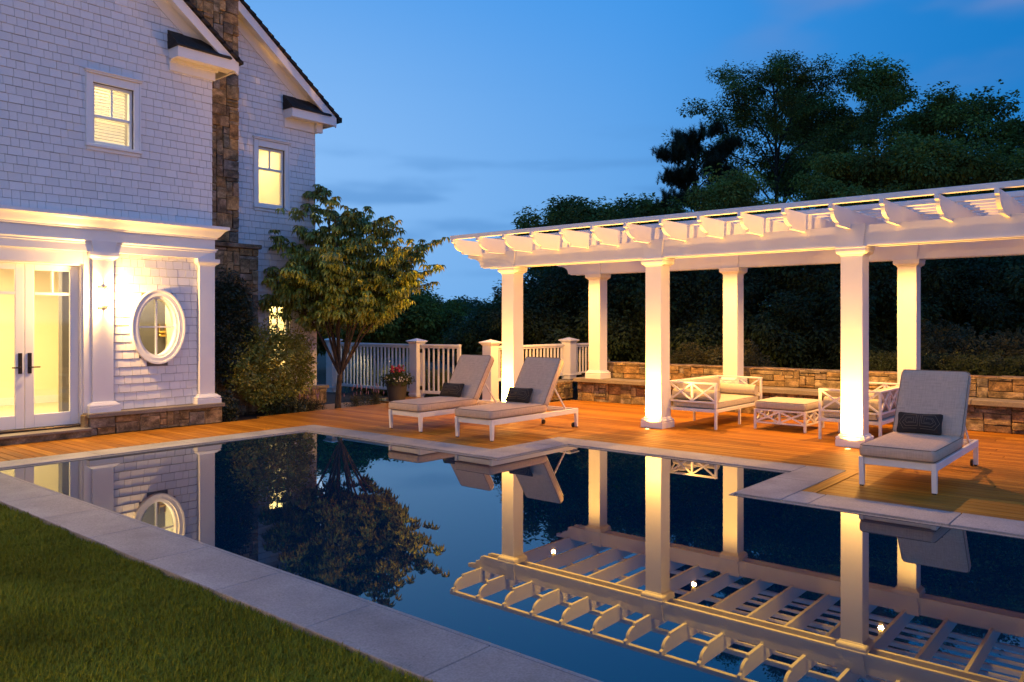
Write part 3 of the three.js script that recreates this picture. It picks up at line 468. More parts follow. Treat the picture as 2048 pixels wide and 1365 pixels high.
function sconce(label, x, y, z, ry, k, grp) {            // nickel brackets holding a glowing tube
  const t = thing('wall_sconce', label, 'wall light', [x, y, z], ry, grp);
  mesh('backplate', join([cbox(-0.08, 0.055, 0.125, 0.168, 0, 0.014, 0.002), cbox(-0.08, 0.055, -0.168, -0.125, 0, 0.014, 0.002), cbox(-0.055, 0.02, -0.1245, 0.1245, 0, 0.008, 0.002)]), M.nickel, t);
  for (const s of [1, -1]) { mesh('arm', cbox(-0.02, 0.02, s * 0.147 - 0.009, s * 0.147 + 0.009, 0.0145, 0.15, 0.002), M.nickel, t); mesh('collar', at(new THREE.CylinderGeometry(0.04, 0.04, 0.016, 24), 0, s * 0.128, 0.10), M.nickel, t); }
  mesh('light_tube', at(new THREE.CylinderGeometry(0.055, 0.055, 0.235, 24), 0, 0, 0.10), glow(...SCONCE, 9), t);
  const l = new THREE.PointLight(C(...SCONCE), k, 0, 2); l.position.set(x + 0.10 * Math.sin(ry), y, z + 0.10 * Math.cos(ry)); l.castShadow = true; l.shadow.radius = 3; l.name = 'sconce_light'; scene.add(l);
}
sconce('bright nickel wall sconce on the white pilaster beside the french doors', 5.10, 2.02, -12.222, 0, 26);
{ // out of view, wall and lamps placed to light the lawn, the near coping and the pool side of the loungers
  const g = groupOf('unseen_garden_front', house);
  mesh('wall', box(-2.75, -2.6, -0.1, 3.05, -12.3, 8), M.shingle[1], g); mesh('cornice', ringLoft([[0.02, 3.05], [0.06, 3.08], [0.16, 3.17], [0.2, 3.18], [0.2, 3.24]], -2.75, -2.6, -12.3, 8), M.trim, g);
  mesh('unseen_return_wall', box(-2.6, 1.33, -0.1, 3.05, -12.45, -12.302), M.shingle[1], g);
  for (const z of [-7.2, -3.2, 0.8, 4.8]) sconce('unseen nickel wall sconce on the garden front facing the lawn', -2.6, 2.1, z, Math.PI / 2, 17, 'unseen wall lamps of the garden front');
}
// ---------------------------------------------------------------- pergola
const COLZ = [-9.294, -6.303, -3.323, -0.343], PG = thing('pergola', 'white pergola on square columns beside the pool', 'pergola');
{
  const T = M.white;
  for (const [cx, y0] of [[11.05, 0], [13.82, 0.482]]) for (const cz of COLZ) {
    const c = groupOf('column', PG), h = 0.14, a = cx - h, b = cx + h, d = cz - h, e = cz + h;
    mesh('shaft', cbox(a, b, y0 + 0.15, 2.56, d, e, 0.006, 1), T, c);
    mesh('base', ringLoft([[0.052, y0 + 0.002], [0.052, y0 + 0.088], [0.044, y0 + 0.092], [0.044, y0 + 0.098], [0.05, y0 + 0.106], [0.05, y0 + 0.122], [0.04, y0 + 0.134], [0.026, y0 + 0.138], [0.022, y0 + 0.152], [0.008, y0 + 0.166], [0, y0 + 0.168]], a, b, d, e), T, c);
    mesh('capital', ringLoft([[0, 2.53], [0.012, 2.536], [0.012, 2.546], [0.03, 2.556], [0.046, 2.572], [0.052, 2.592], [0.052, 2.628], [0.058, 2.632], [0.058, 2.65]], a, b, d, e), T, c);
  }
  // paired beams with shaped ends over each row of columns
  const ZA = -10.28, ZB = 0.95;
  const beamEnd = (z0, z1) => [[z0, 2.925], [z0, 2.862], [z0 + 0.05, 2.862], [z0 + 0.055, 2.842], ...[0, 0.2, 0.4, 0.6, 0.8, 1].map((t) => [z0 + 0.075 + 0.235 * Math.sin(t * 1.5708), 2.842 - 0.145 * (1 - Math.cos(t * 1.5708))]), [z0 + 0.32, 2.672], [z0 + 0.37, 2.672], [z0 + 0.37, 2.652], [z1, 2.652], [z1, 2.925]];
  for (const cx of [11.05, 13.82]) for (const s of [-1, 1]) {
    const bm = groupOf('beam', PG), g = extrX(beamEnd(ZA, ZB), 0.045); g.translate(cx + s * 0.105 + 0.0225, 0, 0); mesh('plank', g, T, bm);
    const o = cx + s * 0.105, f = s * 0.0226; mesh('edge_strip', box(Math.min(o + f, o + f + s * 0.012), Math.max(o + f, o + f + s * 0.012), 2.652, 2.676, ZA + 0.40, ZB - 0.002, 2), T, bm);
    for (const cz of COLZ) { const k = polyhedronBlock(cz - 0.15, cz + 0.15, 2.652, 2.94, 0, 0.03, 0.032); k.rotateY(s < 0 ? -Math.PI / 2 : Math.PI / 2); k.translate(o + f + s * 0.001, 0, s < 0 ? 0 : 2 * cz); if (s > 0) { } mesh('keystone', uvm(k), T, bm); }
  }
  // rafters with curved tails
  const tip = (x0, s) => { const c = []; for (let i = 0; i <= 8; i++) { const t = i / 8 * 1.5708; c.push([x0 + s * (0.065 + 0.20 * (1 - Math.cos(t))), 3.062 - 0.135 * Math.sin(t)]); } return c; };
  const left = [[10.15, 3.135], [10.15, 3.075], [10.205, 3.062], ...tip(10.15, 1), [10.415, 2.918], [10.42, 2.885]], right = left.map(([x, y]) => [24.87 - x, y]).reverse();
  const prof = [...left, ...right], rg = uvm(new THREE.ExtrudeGeometry(new THREE.Shape(prof.map(([x, y]) => new THREE.Vector2(x, y))), { depth: 0.046, bevelEnabled: false }));
  for (let k = 0; k < 19; k++) { const m = mesh('rafter', rg, T, PG); m.position.z = -9.95 + 0.6 * k - 0.023; }
  // purlins and, over the seats, closer slats
  for (const x of [10.235, 11.05, 12.0, 12.9, 13.85, 14.635]) mesh('purlin', cbox(x - 0.035, x + 0.035, 3.1355, 3.205, -10.05, 0.95, 0.004, 2), T, PG);
  for (const x of [11.38, 11.69, 12.31, 12.6, 13.21, 13.52]) mesh('slat', cbox(x - 0.02, x + 0.02, 3.1355, 3.18, -6.05, 0.9, 0.003, 2), T, PG);
}
function spot(x, y, z, up, k, ang, pen, name) { const l = new THREE.SpotLight(C(...WARM), k, 0, ang, pen, 2); l.name = name; l.position.set(x, y, z); l.target.position.set(x, y + (up ? 1 : -1), z); l.castShadow = true; l.shadow.radius = 1.2; scene.add(l, l.target); }
COLZ.slice(0, 3).forEach((z, i) => { // lamps hung mid-span under the rafters
  const beside = ['beside the gate end columns', 'above the sofa with its back to the gate', 'above the sofa backing on the lone lounger', 'at the far dining end'][i];
  const zr = -9.95 + 0.6 * Math.round((z + 9.95) / 0.6), t = thing('pergola_lamp', 'small bare-bulb lamp under pergola rafter ' + beside, 'lamp', [12.36, 2.884, zr], 0, 'lamps under the pergola rafters');
  mesh('canister', lathe([[0, 0], [0.042, 0], [0.045, -0.008], [0.045, -0.03], [0.03, -0.045], [0.0, -0.046]], 20), M.white, t);
  mesh('lamp_bulb', at(new THREE.SphereGeometry(0.022, 16, 10), 0, -0.066, 0), glow(...WARM, 6), t);
  const l = new THREE.SpotLight(C(...WARM), 52, 0, 1.43, 0.25, 2); l.position.set(12.36, 2.79, zr); l.target.position.set(12.36, 0, zr); scene.add(l.target); l.castShadow = true; l.shadow.radius = 1.6; l.name = 'pergola_lamp_' + i; scene.add(l);
});
COLZ.slice(0, 3).forEach((z, i) => { // lights let into the deck in front of the columns
  const t = thing('deck_uplight', 'round deck light at the foot of ' + ['the column behind the paired loungers', 'the column next to the sofa by the gate', 'the column behind the lone lounger', 'the last pergola column'][i], 'deck light', [10.70, 0.001, z + 0.02], 0, 'deck lights before the columns');
  mesh('trim_ring', lathe([[0.028, 0.0], [0.045, 0.0], [0.045, 0.004], [0.04, 0.006], [0.03, 0.006], [0.028, 0.0]], 24), M.nickel, t);
  mesh('light_lens', at(new THREE.CylinderGeometry(0.028, 0.028, 0.004, 20), 0, 0.002, 0), glow(...WARM, 30), t);
  spot(10.70, 0.02, z + 0.02, true, 125, 1.15, 1.0, 'uplight_' + i);
});
// ---------------------------------------------------------------- bench, walls
{
  const t = thing('stone_bench_wall', 'long stone retaining wall with smooth slab bench under the pergola', 'stone wall');
  mesh('mortar', join([box(13.76, 14.12, -0.1, 0.40, -9.72, 2.4), box(14.14, 14.5, -0.1, 0.78, -9.72, 2.4)]), M.mortar, t);
  const face = (x, y, W, H, R, o) => { const f = groupOf('stone_face', t); f.position.set(x, y, -9.75); f.rotation.y = -Math.PI / 2; stones(f, W, H, 0.08, R, o); };
  // local x of a face turned by -90 degrees runs along +z
  face(13.72, 0, 12.1, 0.40, rng(23), { cell: 0.06, wide: 7, tall: 3 }); face(14.10, 0.482, 12.1, 0.318, rng(24), { cell: 0.053, wide: 11, tall: 3 });
  let z = -9.78; const R = rng(25); while (z < 2.3) { const L = 1.5 + R() * 0.5; mesh('bench_slab', cbox(13.60, 14.098, 0.402, 0.481, z, z + L - 0.004, 0.006, 2), M.cap, t); z += L; }
  const tops = groupOf('wall_top', t); for (let a = -9.74; a < 2.3;) { const L = 0.3 + R() * 0.4; const m = mesh('stone', uvm(chamfer(L - 0.01, 0.03, 0.42, 0.008, 0.012, R), 0, R() * 4, R() * 4), M.mats(M.stone, R), tops); m.rotation.y = Math.PI / 2; m.position.set(14.30, 0.79 + R() * 0.006, a + L / 2); a += L; }
}
{
  const t = thing('low_stone_wall', 'low rough stone wall under the white railing next to the bench', 'stone wall');
  mesh('mortar', box(12.35, 14.05, -0.1, 0.345, -10.6, -10.16), M.mortar, t);
  const f = groupOf('stone_face', t); f.position.set(12.32, 0, -10.12); stones(f, 1.76, 0.36, 0.08, rng(27), { cell: 0.05, wide: 6, tall: 3 });
  const R = rng(28), tops = groupOf('wall_top', t); for (let a = 12.33; a < 14.0;) { const L = 0.22 + R() * 0.3; const m = mesh('stone', uvm(chamfer(L - 0.01, 0.035, 0.44, 0.01, 0.014, R)), M.mats(M.stone, R), tops); m.position.set(a + L / 2, 0.362, -10.35); a += L; }
}
// ---------------------------------------------------------------- fence
function post(label, x, z, y0, y1, grp) {
  const t = thing('fence_post', label, 'fence post', [x, y0, z], 0, grp), h = y1 - y0, w = 0.12;
  mesh('shaft', cbox(-w, w, 0, h - 0.09, -w, w, 0.006, 1), M.white, t);
  mesh('collar', ringLoft([[0.0, h * 0.09], [0.012, h * 0.095], [0.012, h * 0.12], [0, h * 0.13]], -w, w, -w, w), M.white, t);
  mesh('cap', ringLoft([[0, h - 0.115], [0.012, h - 0.105], [0.022, h - 0.085], [0.04, h - 0.07], [0.052, h - 0.066], [0.052, h - 0.045], [-0.118, h + 0.01]], -w, w, -w, w), M.white, t); return t;
}
function panel(name, label, cat, p, ry, L, y0, y1, o = {}) { // railing of square balusters, local x from 0 to L
  const t = thing(name, label, cat, p, ry), W = M.white;
  mesh('top_rail', join([cbox(0, L, y1 - 0.05, y1, -0.045, 0.045, 0.008), cbox(0, L, y1 - 0.085, y1 - 0.0505, -0.025, 0.025, 0.004)]), W, t); mesh('bottom_rail', join([cbox(0, L, y0, y0 + 0.045, -0.03, 0.03, 0.005), cbox(0, L, y0 + 0.0455, y0 + 0.065, -0.022, 0.022, 0.004)]), W, t);
  const n = Math.round(L / 0.124), g = uvm(new THREE.BoxGeometry(0.032, y1 - y0 - 0.15, 0.032), 1);
  for (let i = 0; i < n; i++) { const b = mesh('baluster', g, W, t); b.position.set((i + 0.5) * L / n, (y0 + 0.065 + y1 - 0.085) / 2, 0); }
  return t;
}
const PA = 'white square fence posts';
post('white capped post between the wing of the house and the fork-trunked tree', 12.1, -15.95, -0.1, 1.27, PA); post('white capped gate post beside the potted flowers', 12.1, -12.95, -0.1, 1.285, PA);
post('white capped gate post behind the backrest of the lounger nearest the house', 12.12, -10.78, -0.1, 1.29, PA); post('white capped post standing on the low stone wall by the bench', 14.62, -10.62, 0.36, 1.30, PA);
panel('picket_fence', 'white baluster fence behind the flower pot and the forked tree', 'fence', [12.1, 0, -13.07], Math.PI / 2, 2.76, 0.10, 1.16);
panel('railing', 'white baluster railing over the low stone wall beside the pergola', 'fence', [12.24, 0, -10.70], 0, 2.26, 0.44, 1.165);
panel('railing', 'short white baluster railing between stone wall post and back column', 'fence', [14.74, 0, -10.62], 0, 1.6, 0.44, 1.165);
{ // gate, a little ajar
  const t = panel('garden_gate', 'white slatted garden gate standing slightly ajar with black hinges', 'gate', [12.12, 0, -12.81], -Math.PI / 2 + 0.26, 0.98, 0.08, 1.165);
  mesh('stile', join([cbox(-0.0, 0.06, 0.06, 1.17, -0.028, 0.028, 0.005, 1), cbox(0.90, 0.98, 0.06, 1.17, -0.028, 0.028, 0.005, 1)]), M.white, t);
  for (const y of [0.16, 0.98]) mesh('hinge', cbox(-0.03, 0.03, y, y + 0.085, -0.034, 0.036, 0.002), M.black, t); mesh('latch', cbox(0.87, 0.905, 0.80, 0.96, 0.028, 0.05, 0.002), M.black, t);
}
// ---------------------------------------------------------------- loungers
const PIL = (() => { const w = 512, h = 256, c = document.createElement('canvas'); c.width = w; c.height = h; const x = c.getContext('2d'); x.fillStyle = '#2b241e'; x.fillRect(0, 0, w, h);
  for (let i = 0; i < 2600; i++) { const r = hash2(i, 1, 9), s = hash2(i, 2, 9); x.fillStyle = `rgba(${20 + 30 * r},${16 + 24 * r},${14 + 18 * r},0.4)`; x.fillRect(r * w, s * h, 5, 1); }
  x.strokeStyle = '#85755f'; x.lineWidth = 3; x.lineJoin = 'round';
  for (const k of [1, -1]) { const X = (v) => w / 2 + k * v; x.beginPath(); [[14, 30], [14, 176], [150, 176], [196, 128], [150, 62], [60, 62], [60, 128], [128, 128]].forEach(([a, b], i) => (i ? x.lineTo(X(a), b + 10) : x.moveTo(X(a), b + 10))); x.stroke(); x.beginPath(); [[20, 214], [176, 214], [236, 128], [170, 30], [34, 30], [34, 152], [138, 152], [166, 126], [140, 86], [86, 86], [86, 106]].forEach(([a, b], i) => (i ? x.lineTo(X(a), b) : x.moveTo(X(a), b))); x.stroke(); }
  const t = new THREE.CanvasTexture(c); t.colorSpace = THREE.SRGBColorSpace; return t; })();
const mPil = S({ color: C(0.95, 0.95, 0.95), roughness: 0.95, map: PIL, bumpMap: tClothB, bumpScale: 0.001 }), mPilBack = S({ color: C(0.028, 0.022, 0.018), roughness: 0.95 });
function lounger(label, x, zc, pz, pl) {
  const t = thing('sun_lounger', label, 'sun lounger', [x, 0, zc], 0, 'cushioned sun loungers'), F = M.frame, hw = 0.355, L = 2.06;
  for (const s of [-1, 1]) {
    mesh('side_rail', cbox(0.06, L, 0.222, 0.297, s > 0 ? hw - 0.035 : -hw, s > 0 ? hw : -hw + 0.035, 0.004), F, t);
    const leg = (cx, lean, wh) => { const g = extr([[-0.032, 0.298], [0.032, 0.298], [0.018 + lean, 0.012], [-0.014 + lean, 0.012]], 0.045); g.translate(cx, 0, s > 0 ? hw - 0.046 : -hw + 0.001); const o = mesh('leg', g, F, t); mesh('foot', cbox(cx + lean - 0.012, cx + lean + 0.016, 0.0, 0.0118, s > 0 ? hw - 0.042 : -hw + 0.005, s > 0 ? hw - 0.006 : -hw + 0.041, 0.002), M.black, o); if (wh) mesh('wheel', at(new THREE.CylinderGeometry(0.038, 0.038, 0.022, 18).rotateX(Math.PI / 2), cx + lean - 0.03, 0.038, s * (hw - 0.058)), M.black, o); };
    leg(0.032, 0, false); leg(L - 0.035, 0.01, true);
  }
  for (const [a, b] of [[0.02, 0.055], [L - 0.05, L - 0.012]]) mesh('end_rail', cbox(a, b, 0.222, 0.2965, -hw + 0.046, hw - 0.046, 0.004), F, t);
  for (const a of [0.2, 0.42, 0.64, 0.86, 1.08, 1.24]) mesh('seat_slat', cbox(a, a + 0.09, 0.272, 0.296, -hw + 0.036, hw - 0.036, 0.003), F, t);
  const seat = mesh('seat_cushion', puff(1.30, 0.13, 0.70, 0.038, 0.012, 16), M.cushion, t); seat.position.set(0.63, 0.364, 0);
  mesh('piping', join([piping(1.285, 0.052, 0.685, 0.0045), piping(1.285, -0.052, 0.685, 0.0045)]), M.welt, seat);
  const back = groupOf('backrest', t), an = 1.005; back.position.set(1.265, 0.335, 0); back.rotation.z = an;  // local x runs up the back
  mesh('back_frame', join([cbox(0.02, 0.80, -0.03, -0.003, -hw + 0.036, -hw + 0.066, 0.003), cbox(0.02, 0.80, -0.03, -0.003, hw - 0.066, hw - 0.036, 0.003), cbox(0.40, 0.46, -0.028, -0.004, -hw + 0.067, hw - 0.067, 0.003), cbox(0.74, 0.80, -0.028, -0.004, -hw + 0.067, hw - 0.067, 0.003)]), F, back);
  const bc = mesh('back_cushion', puff(0.82, 0.125, 0.70, 0.038, 0.010, 16), M.cushion, back); bc.position.set(0.43, 0.0635, 0);
  mesh('piping', join([piping(0.805, 0.05, 0.685, 0.0045), piping(0.805, -0.05, 0.685, 0.0045)]), M.welt, bc);
  for (const s of [-1, 1]) mesh('support_strut', bar(V(1.265 + 0.43 * Math.cos(an) + 0.02, 0.335 + 0.43 * Math.sin(an) - 0.02, s * (hw - 0.09)), V(1.80, 0.285, s * (hw - 0.05)), 0.02, 0.02), F, t);
  mesh('strut_bar', cbox(1.79, 1.81, 0.275, 0.295, -hw + 0.036, hw - 0.036, 0.003), F, t);
  const p = thing('lumbar_pillow', pl, 'pillow', [x + 1.10, 0.415, zc + pz], 0, 'lumbar pillows on the loungers');
  const gp = puff(0.46, 0.25, 0.115, 0.03, 0.0, 14); { const q = gp.attributes.position, u = gp.attributes.uv; for (let i = 0; i < q.count; i++) { const a = q.getX(i) / 0.23, b = q.getY(i) / 0.125, z = q.getZ(i), f = (1 - a * a) * (1 - b * b); q.setZ(i, z * (0.22 + 0.95 * Math.max(0, f))); q.setX(i, q.getX(i) * (1 - 0.06 * (1 - b * b))); q.setY(i, q.getY(i) * (1 - 0.10 * (1 - a * a))); u.setXY(i, a * 0.5 + 0.5, b * 0.5 + 0.5); } gp.computeVertexNormals(); }
  const tilt = groupOf('pillow_body', p); tilt.rotation.set(0, -Math.PI / 2, 0); tilt.position.set(0.035, 0.128, 0); const inn = mesh('cover', gp, mPil, tilt); inn.rotation.x = -0.50; p.rotation.y = 0.06;
  return t;
}
lounger('grey cushioned sun lounger behind the flower pot, nearer the house of the two', 8.18, -9.04, -0.09, 'dark greek-key pillow on the lounger next to the flower pot');
lounger('grey cushioned sun lounger of the pair, in front of the end pergola column', 8.18, -7.61, -0.09, 'dark greek-key pillow on the lounger before the end column');
lounger('grey cushioned sun lounger standing alone past the pool step', 8.385, -2.13, -0.05, 'dark greek-key pillow on the lone lounger');
// ---------------------------------------------------------------- pergola seating
function xpanel(a, b, y0, y1, n, horizontal) {            // crossed bars between two uprights; a, b are points at y = 0
  const out = []; for (let i = 0; i < n; i++) { const p = a.clone().lerp(b, i / n), q = a.clone().lerp(b, (i + 1) / n); out.push(bar(V(p.x, y0, p.z), V(q.x, y1, q.z), 0.022, 0.024), bar(V(p.x, y1, p.z), V(q.x, y0, q.z), 0.0215, 0.0235)); if (i) out.push(box(p.x - 0.014, p.x + 0.014, y0, y1, p.z - 0.014, p.z + 0.014)); } return join(out);
}
function sofa(label, x, z, ry) {                           // local: arms at x = +-0.86, back at z = -0.4, seat opens to +z
  const t = thing('garden_sofa', label, 'sofa', [x, 0, z], ry, 'white lattice sofas under the pergola'), F = M.frame, hx = 0.855, hz = 0.40;
  for (const sx of [-1, 0, 1]) for (const sz of [-1, 1]) { const tall = sx !== 0 || sz < 0; mesh('leg', cbox(sx * hx - 0.018, sx * hx + 0.018, 0, tall && sx ? 0.69 : 0.255, sz * hz - 0.018, sz * hz + 0.018, 0.003, 1), F, t); }
  mesh('seat_rail', join([cbox(-hx, hx, 0.256, 0.304, hz - 0.017, hz + 0.017, 0.003), cbox(-hx, hx, 0.256, 0.304, -hz - 0.017, -hz + 0.017, 0.003), cbox(-hx - 0.017, -hx + 0.017, 0.2565, 0.3035, -hz + 0.018, hz - 0.018, 0.003), cbox(hx - 0.017, hx + 0.017, 0.2565, 0.3035, -hz + 0.018, hz - 0.018, 0.003), cbox(-hx + 0.02, hx - 0.02, 0.28, 0.30, -hz + 0.03, hz - 0.03, 0.003)]), F, t);
  for (const sx of [-1, 1]) { const arm = groupOf('arm', t); mesh('rail', join([cbox(sx * hx - 0.022, sx * hx + 0.022, 0.691, 0.718, -hz - 0.02, hz + 0.02, 0.004), cbox(sx * hx - 0.014, sx * hx + 0.014, 0.394, 0.42, -hz + 0.018, hz - 0.018, 0.003)]), F, arm); mesh('lattice', xpanel(V(sx * hx, 0, -hz + 0.015), V(sx * hx, 0, hz - 0.015), 0.42, 0.692, 2), F, arm); }
  const bk = groupOf('back', t); mesh('rail', join([cbox(-hx + 0.023, hx - 0.023, 0.691, 0.7175, -hz - 0.022, -hz + 0.022, 0.004), cbox(-hx + 0.018, hx - 0.018, 0.394, 0.42, -hz - 0.014, -hz + 0.014, 0.003)]), F, bk); mesh('lattice', xpanel(V(-hx + 0.015, 0, -hz), V(hx - 0.015, 0, -hz), 0.42, 0.692, 4), F, bk);
  const sc = mesh('seat_cushion', puff(1.66, 0.11, 0.74, 0.035, 0.008, 18), M.bolster, t); sc.position.set(0, 0.357, 0.01); mesh('piping', piping(1.645, 0.042, 0.725, 0.004), M.welt, sc);
  const bc = mesh('back_cushion', puff(1.36, 0.30, 0.13, 0.045, 0.0, 14), M.bolster, t); bc.position.set(0, 0.565, -0.305); bc.rotation.x = -0.1;
  for (const sx of [-1, 1]) { const b = mesh('bolster', join([at(new THREE.CylinderGeometry(0.088, 0.088, 0.74, 28).rotateX(Math.PI / 2), 0, 0, 0), at(new THREE.TorusGeometry(0.086, 0.006, 6, 28), 0, 0, 0.37), at(new THREE.TorusGeometry(0.086, 0.006, 6, 28), 0, 0, -0.37)]), M.bolster, t); b.position.set(sx * 0.725, 0.505, 0.0); }
}
sofa('white lattice sofa with its back towards the garden gate', 12.185, -5.85, 0); sofa('white lattice sofa with its back towards the lone lounger', 12.245, -3.495, Math.PI);
{
  const t = thing('ottoman', 'white lattice ottoman with beige cushion between the two sofas', 'ottoman', [12.24, 0, -4.66]), F = M.frame, h = 0.385;
  for (const a of [-1, 1]) for (const b of [-1, 1]) mesh('leg', cbox(a * h - 0.018, a * h + 0.018, 0, 0.285, b * h - 0.018, b * h + 0.018, 0.003, 1), F, t);
  mesh('rail', join([-1, 1].flatMap((s) => [cbox(-h - 0.018, h + 0.018, 0.286, 0.312, s * h - 0.018, s * h + 0.018, 0.003), cbox(-h + 0.019, h - 0.019, 0.095, 0.12, s * h - 0.014, s * h + 0.014, 0.003), cbox(s * h - 0.018, s * h + 0.018, 0.2865, 0.3115, -h + 0.019, h - 0.019, 0.003), cbox(s * h - 0.014, s * h + 0.014, 0.0955, 0.1195, -h + 0.019, h - 0.019, 0.003)])), F, t);
  for (const s of [-1, 1]) { mesh('lattice', xpanel(V(s * h, 0, -h + 0.015), V(s * h, 0, h - 0.015), 0.12, 0.287, 2), F, t); mesh('lattice', xpanel(V(-h + 0.015, 0, s * h), V(h - 0.015, 0, s * h), 0.12, 0.287, 2), F, t); }
  const c = mesh('cushion', puff(0.80, 0.13, 0.80, 0.04, 0.010, 14), M.bolster, t); c.position.set(0, 0.378, 0); mesh('piping', join([piping(0.785, 0.05, 0.785, 0.004), piping(0.785, -0.05, 0.785, 0.004)]), M.welt, c);
}
// ---------------------------------------------------------------- plants
function leafGeo(n, r, l, w, R, droop = 0.3) {            // a sprig of n folded leaves inside a ball of radius r
  const pos = [], nor = V(0, 0, 0), d = V(0, 0, 0), s = V(0, 0, 0), c = V(0, 0, 0), put = (...p) => p.forEach((q) => pos.push(q.x, q.y, q.z));
  for (let i = 0; i < n; i++) {
    const th = R() * 6.283, ct = R() * 2 - 1, st = Math.sqrt(1 - ct * ct), rr = r * Math.cbrt(R()); c.set(rr * st * Math.cos(th), rr * ct * 0.85, rr * st * Math.sin(th));
    d.set(st * Math.cos(th) + (R() - 0.5), ct * 0.4 - droop * R() * 1.6, st * Math.sin(th) + (R() - 0.5)).normalize(); nor.set((R() - 0.5) * 1.2, 1, (R() - 0.5) * 1.2).normalize(); s.crossVectors(d, nor).normalize(); nor.crossVectors(s, d);
    const L = l * (0.7 + R() * 0.6), W = w * (0.7 + R() * 0.6), a = c, m1 = c.clone().addScaledVector(d, L * 0.45).addScaledVector(s, W).addScaledVector(nor, W * 0.35), m2 = c.clone().addScaledVector(d, L * 0.45).addScaledVector(s, -W).addScaledVector(nor, W * 0.35), mm = c.clone().addScaledVector(d, L * 0.5), t = c.clone().addScaledVector(d, L).addScaledVector(nor, -L * 0.18);
    put(a, m1, mm, m1, t, mm, a, mm, m2, m2, mm, t);
  }
  const g = new THREE.BufferGeometry(); g.setAttribute('position', new THREE.BufferAttribute(new Float32Array(pos), 3)); g.computeVertexNormals(); return uvm(g);
}
function needleGeo(n, r, l, R) { const pos = []; for (let i = 0; i < n; i++) { const a = R() * 6.283, y = (R() - 0.5) * r, d = V(Math.cos(a) * 0.8, 0.55 + 0.3 * R(), Math.sin(a) * 0.8).normalize().multiplyScalar(l * (0.7 + 0.5 * R())), w = 0.006; pos.push(-Math.sin(a) * w, y, Math.cos(a) * w, Math.sin(a) * w, y, -Math.cos(a) * w, d.x, y + d.y, d.z); } const g = new THREE.BufferGeometry(); g.setAttribute('position', new THREE.BufferAttribute(new Float32Array(pos), 3)); g.computeVertexNormals(); return uvm(g); }
function whorlGeo(R) {                                    // dogwood shoot: pointed leaves hanging round a tip
  const pos = [], put = (...p) => p.forEach((q) => pos.push(q.x, q.y, q.z)), n = 8;
  for (let i = 0; i < n; i++) {
    const a = i / n * 6.283 + R() * 0.5, dir = V(Math.cos(a), 0, Math.sin(a)), sd = V(-Math.sin(a), 0, Math.cos(a)), L = 0.11 + R() * 0.045, W = 0.021 + R() * 0.008, el = 0.45 + R() * 0.3; const mid = [], lf = [], rt = [];
    for (let k = 0; k <= 4; k++) { const t = k / 4, p = dir.clone().multiplyScalar(L * Math.sin(t * 1.25) * 0.8).add(V(0, L * (el * t * 0.5 - 0.95 * t * t), 0)), w = W * Math.sin(Math.min(1, t * 1.02) * Math.PI) ** 0.8; mid.push(p); lf.push(p.clone().addScaledVector(sd, w).add(V(0, w * 0.5, 0))); rt.push(p.clone().addScaledVector(sd, -w).add(V(0, w * 0.5, 0))); }
    for (let k = 0; k < 4; k++) put(mid[k], lf[k], lf[k + 1], mid[k], lf[k + 1], mid[k + 1], mid[k], mid[k + 1], rt[k + 1], mid[k], rt[k + 1], rt[k]);
  }
  const g = new THREE.BufferGeometry(); g.setAttribute('position', new THREE.BufferAttribute(new Float32Array(pos), 3)); g.computeVertexNormals(); return uvm(g);
}
const mLeaf = matte({ color: C(1, 1, 1), roughness: 0.9, transmission: 0.4, thickness: 0, side: THREE.DoubleSide }), mGloss = S({ color: C(1, 1, 1), roughness: 0.40, side: THREE.DoubleSide });
function scatter(name, parent, g, mat, pts, R, col, s0, s1, upright = 0.5) {
  const im = new THREE.InstancedMesh(g, mat, pts.length), c = C(0, 0, 0), q = new THREE.Quaternion();
  pts.forEach((p, i) => { q.setFromEuler(E3.set((R() - 0.5) * upright * 2, R() * 6.283, (R() - 0.5) * upright * 2)); const s = s0 + R() * (s1 - s0); M4.compose(p, q, V(s, s, s)); im.setMatrixAt(i, M4); const k = (p.k || 1) * (0.75 + 0.5 * R()), y = R(); im.setColorAt(i, c.setRGB(col[0] * k * (0.85 + 0.4 * y), col[1] * k, col[2] * k * (1.1 - 0.4 * y))); });
  im.name = name; im.userData.kind = 'stuff'; parent.add(im); return im;
}
const GR = rng(91), G1 = leafGeo(30, 0.36, 0.14, 0.040, GR), G2 = leafGeo(32, 0.33, 0.12, 0.031, GR, 0.5), G3 = leafGeo(32, 0.29, 0.095, 0.027, GR), GN = needleGeo(110, 0.42, 0.17, GR), GW = whorlGeo(GR), GS = leafGeo(12, 0.085, 0.055, 0.0135, GR, 0.1), GT = leafGeo(14, 0.10, 0.045, 0.012, GR, 0.0);
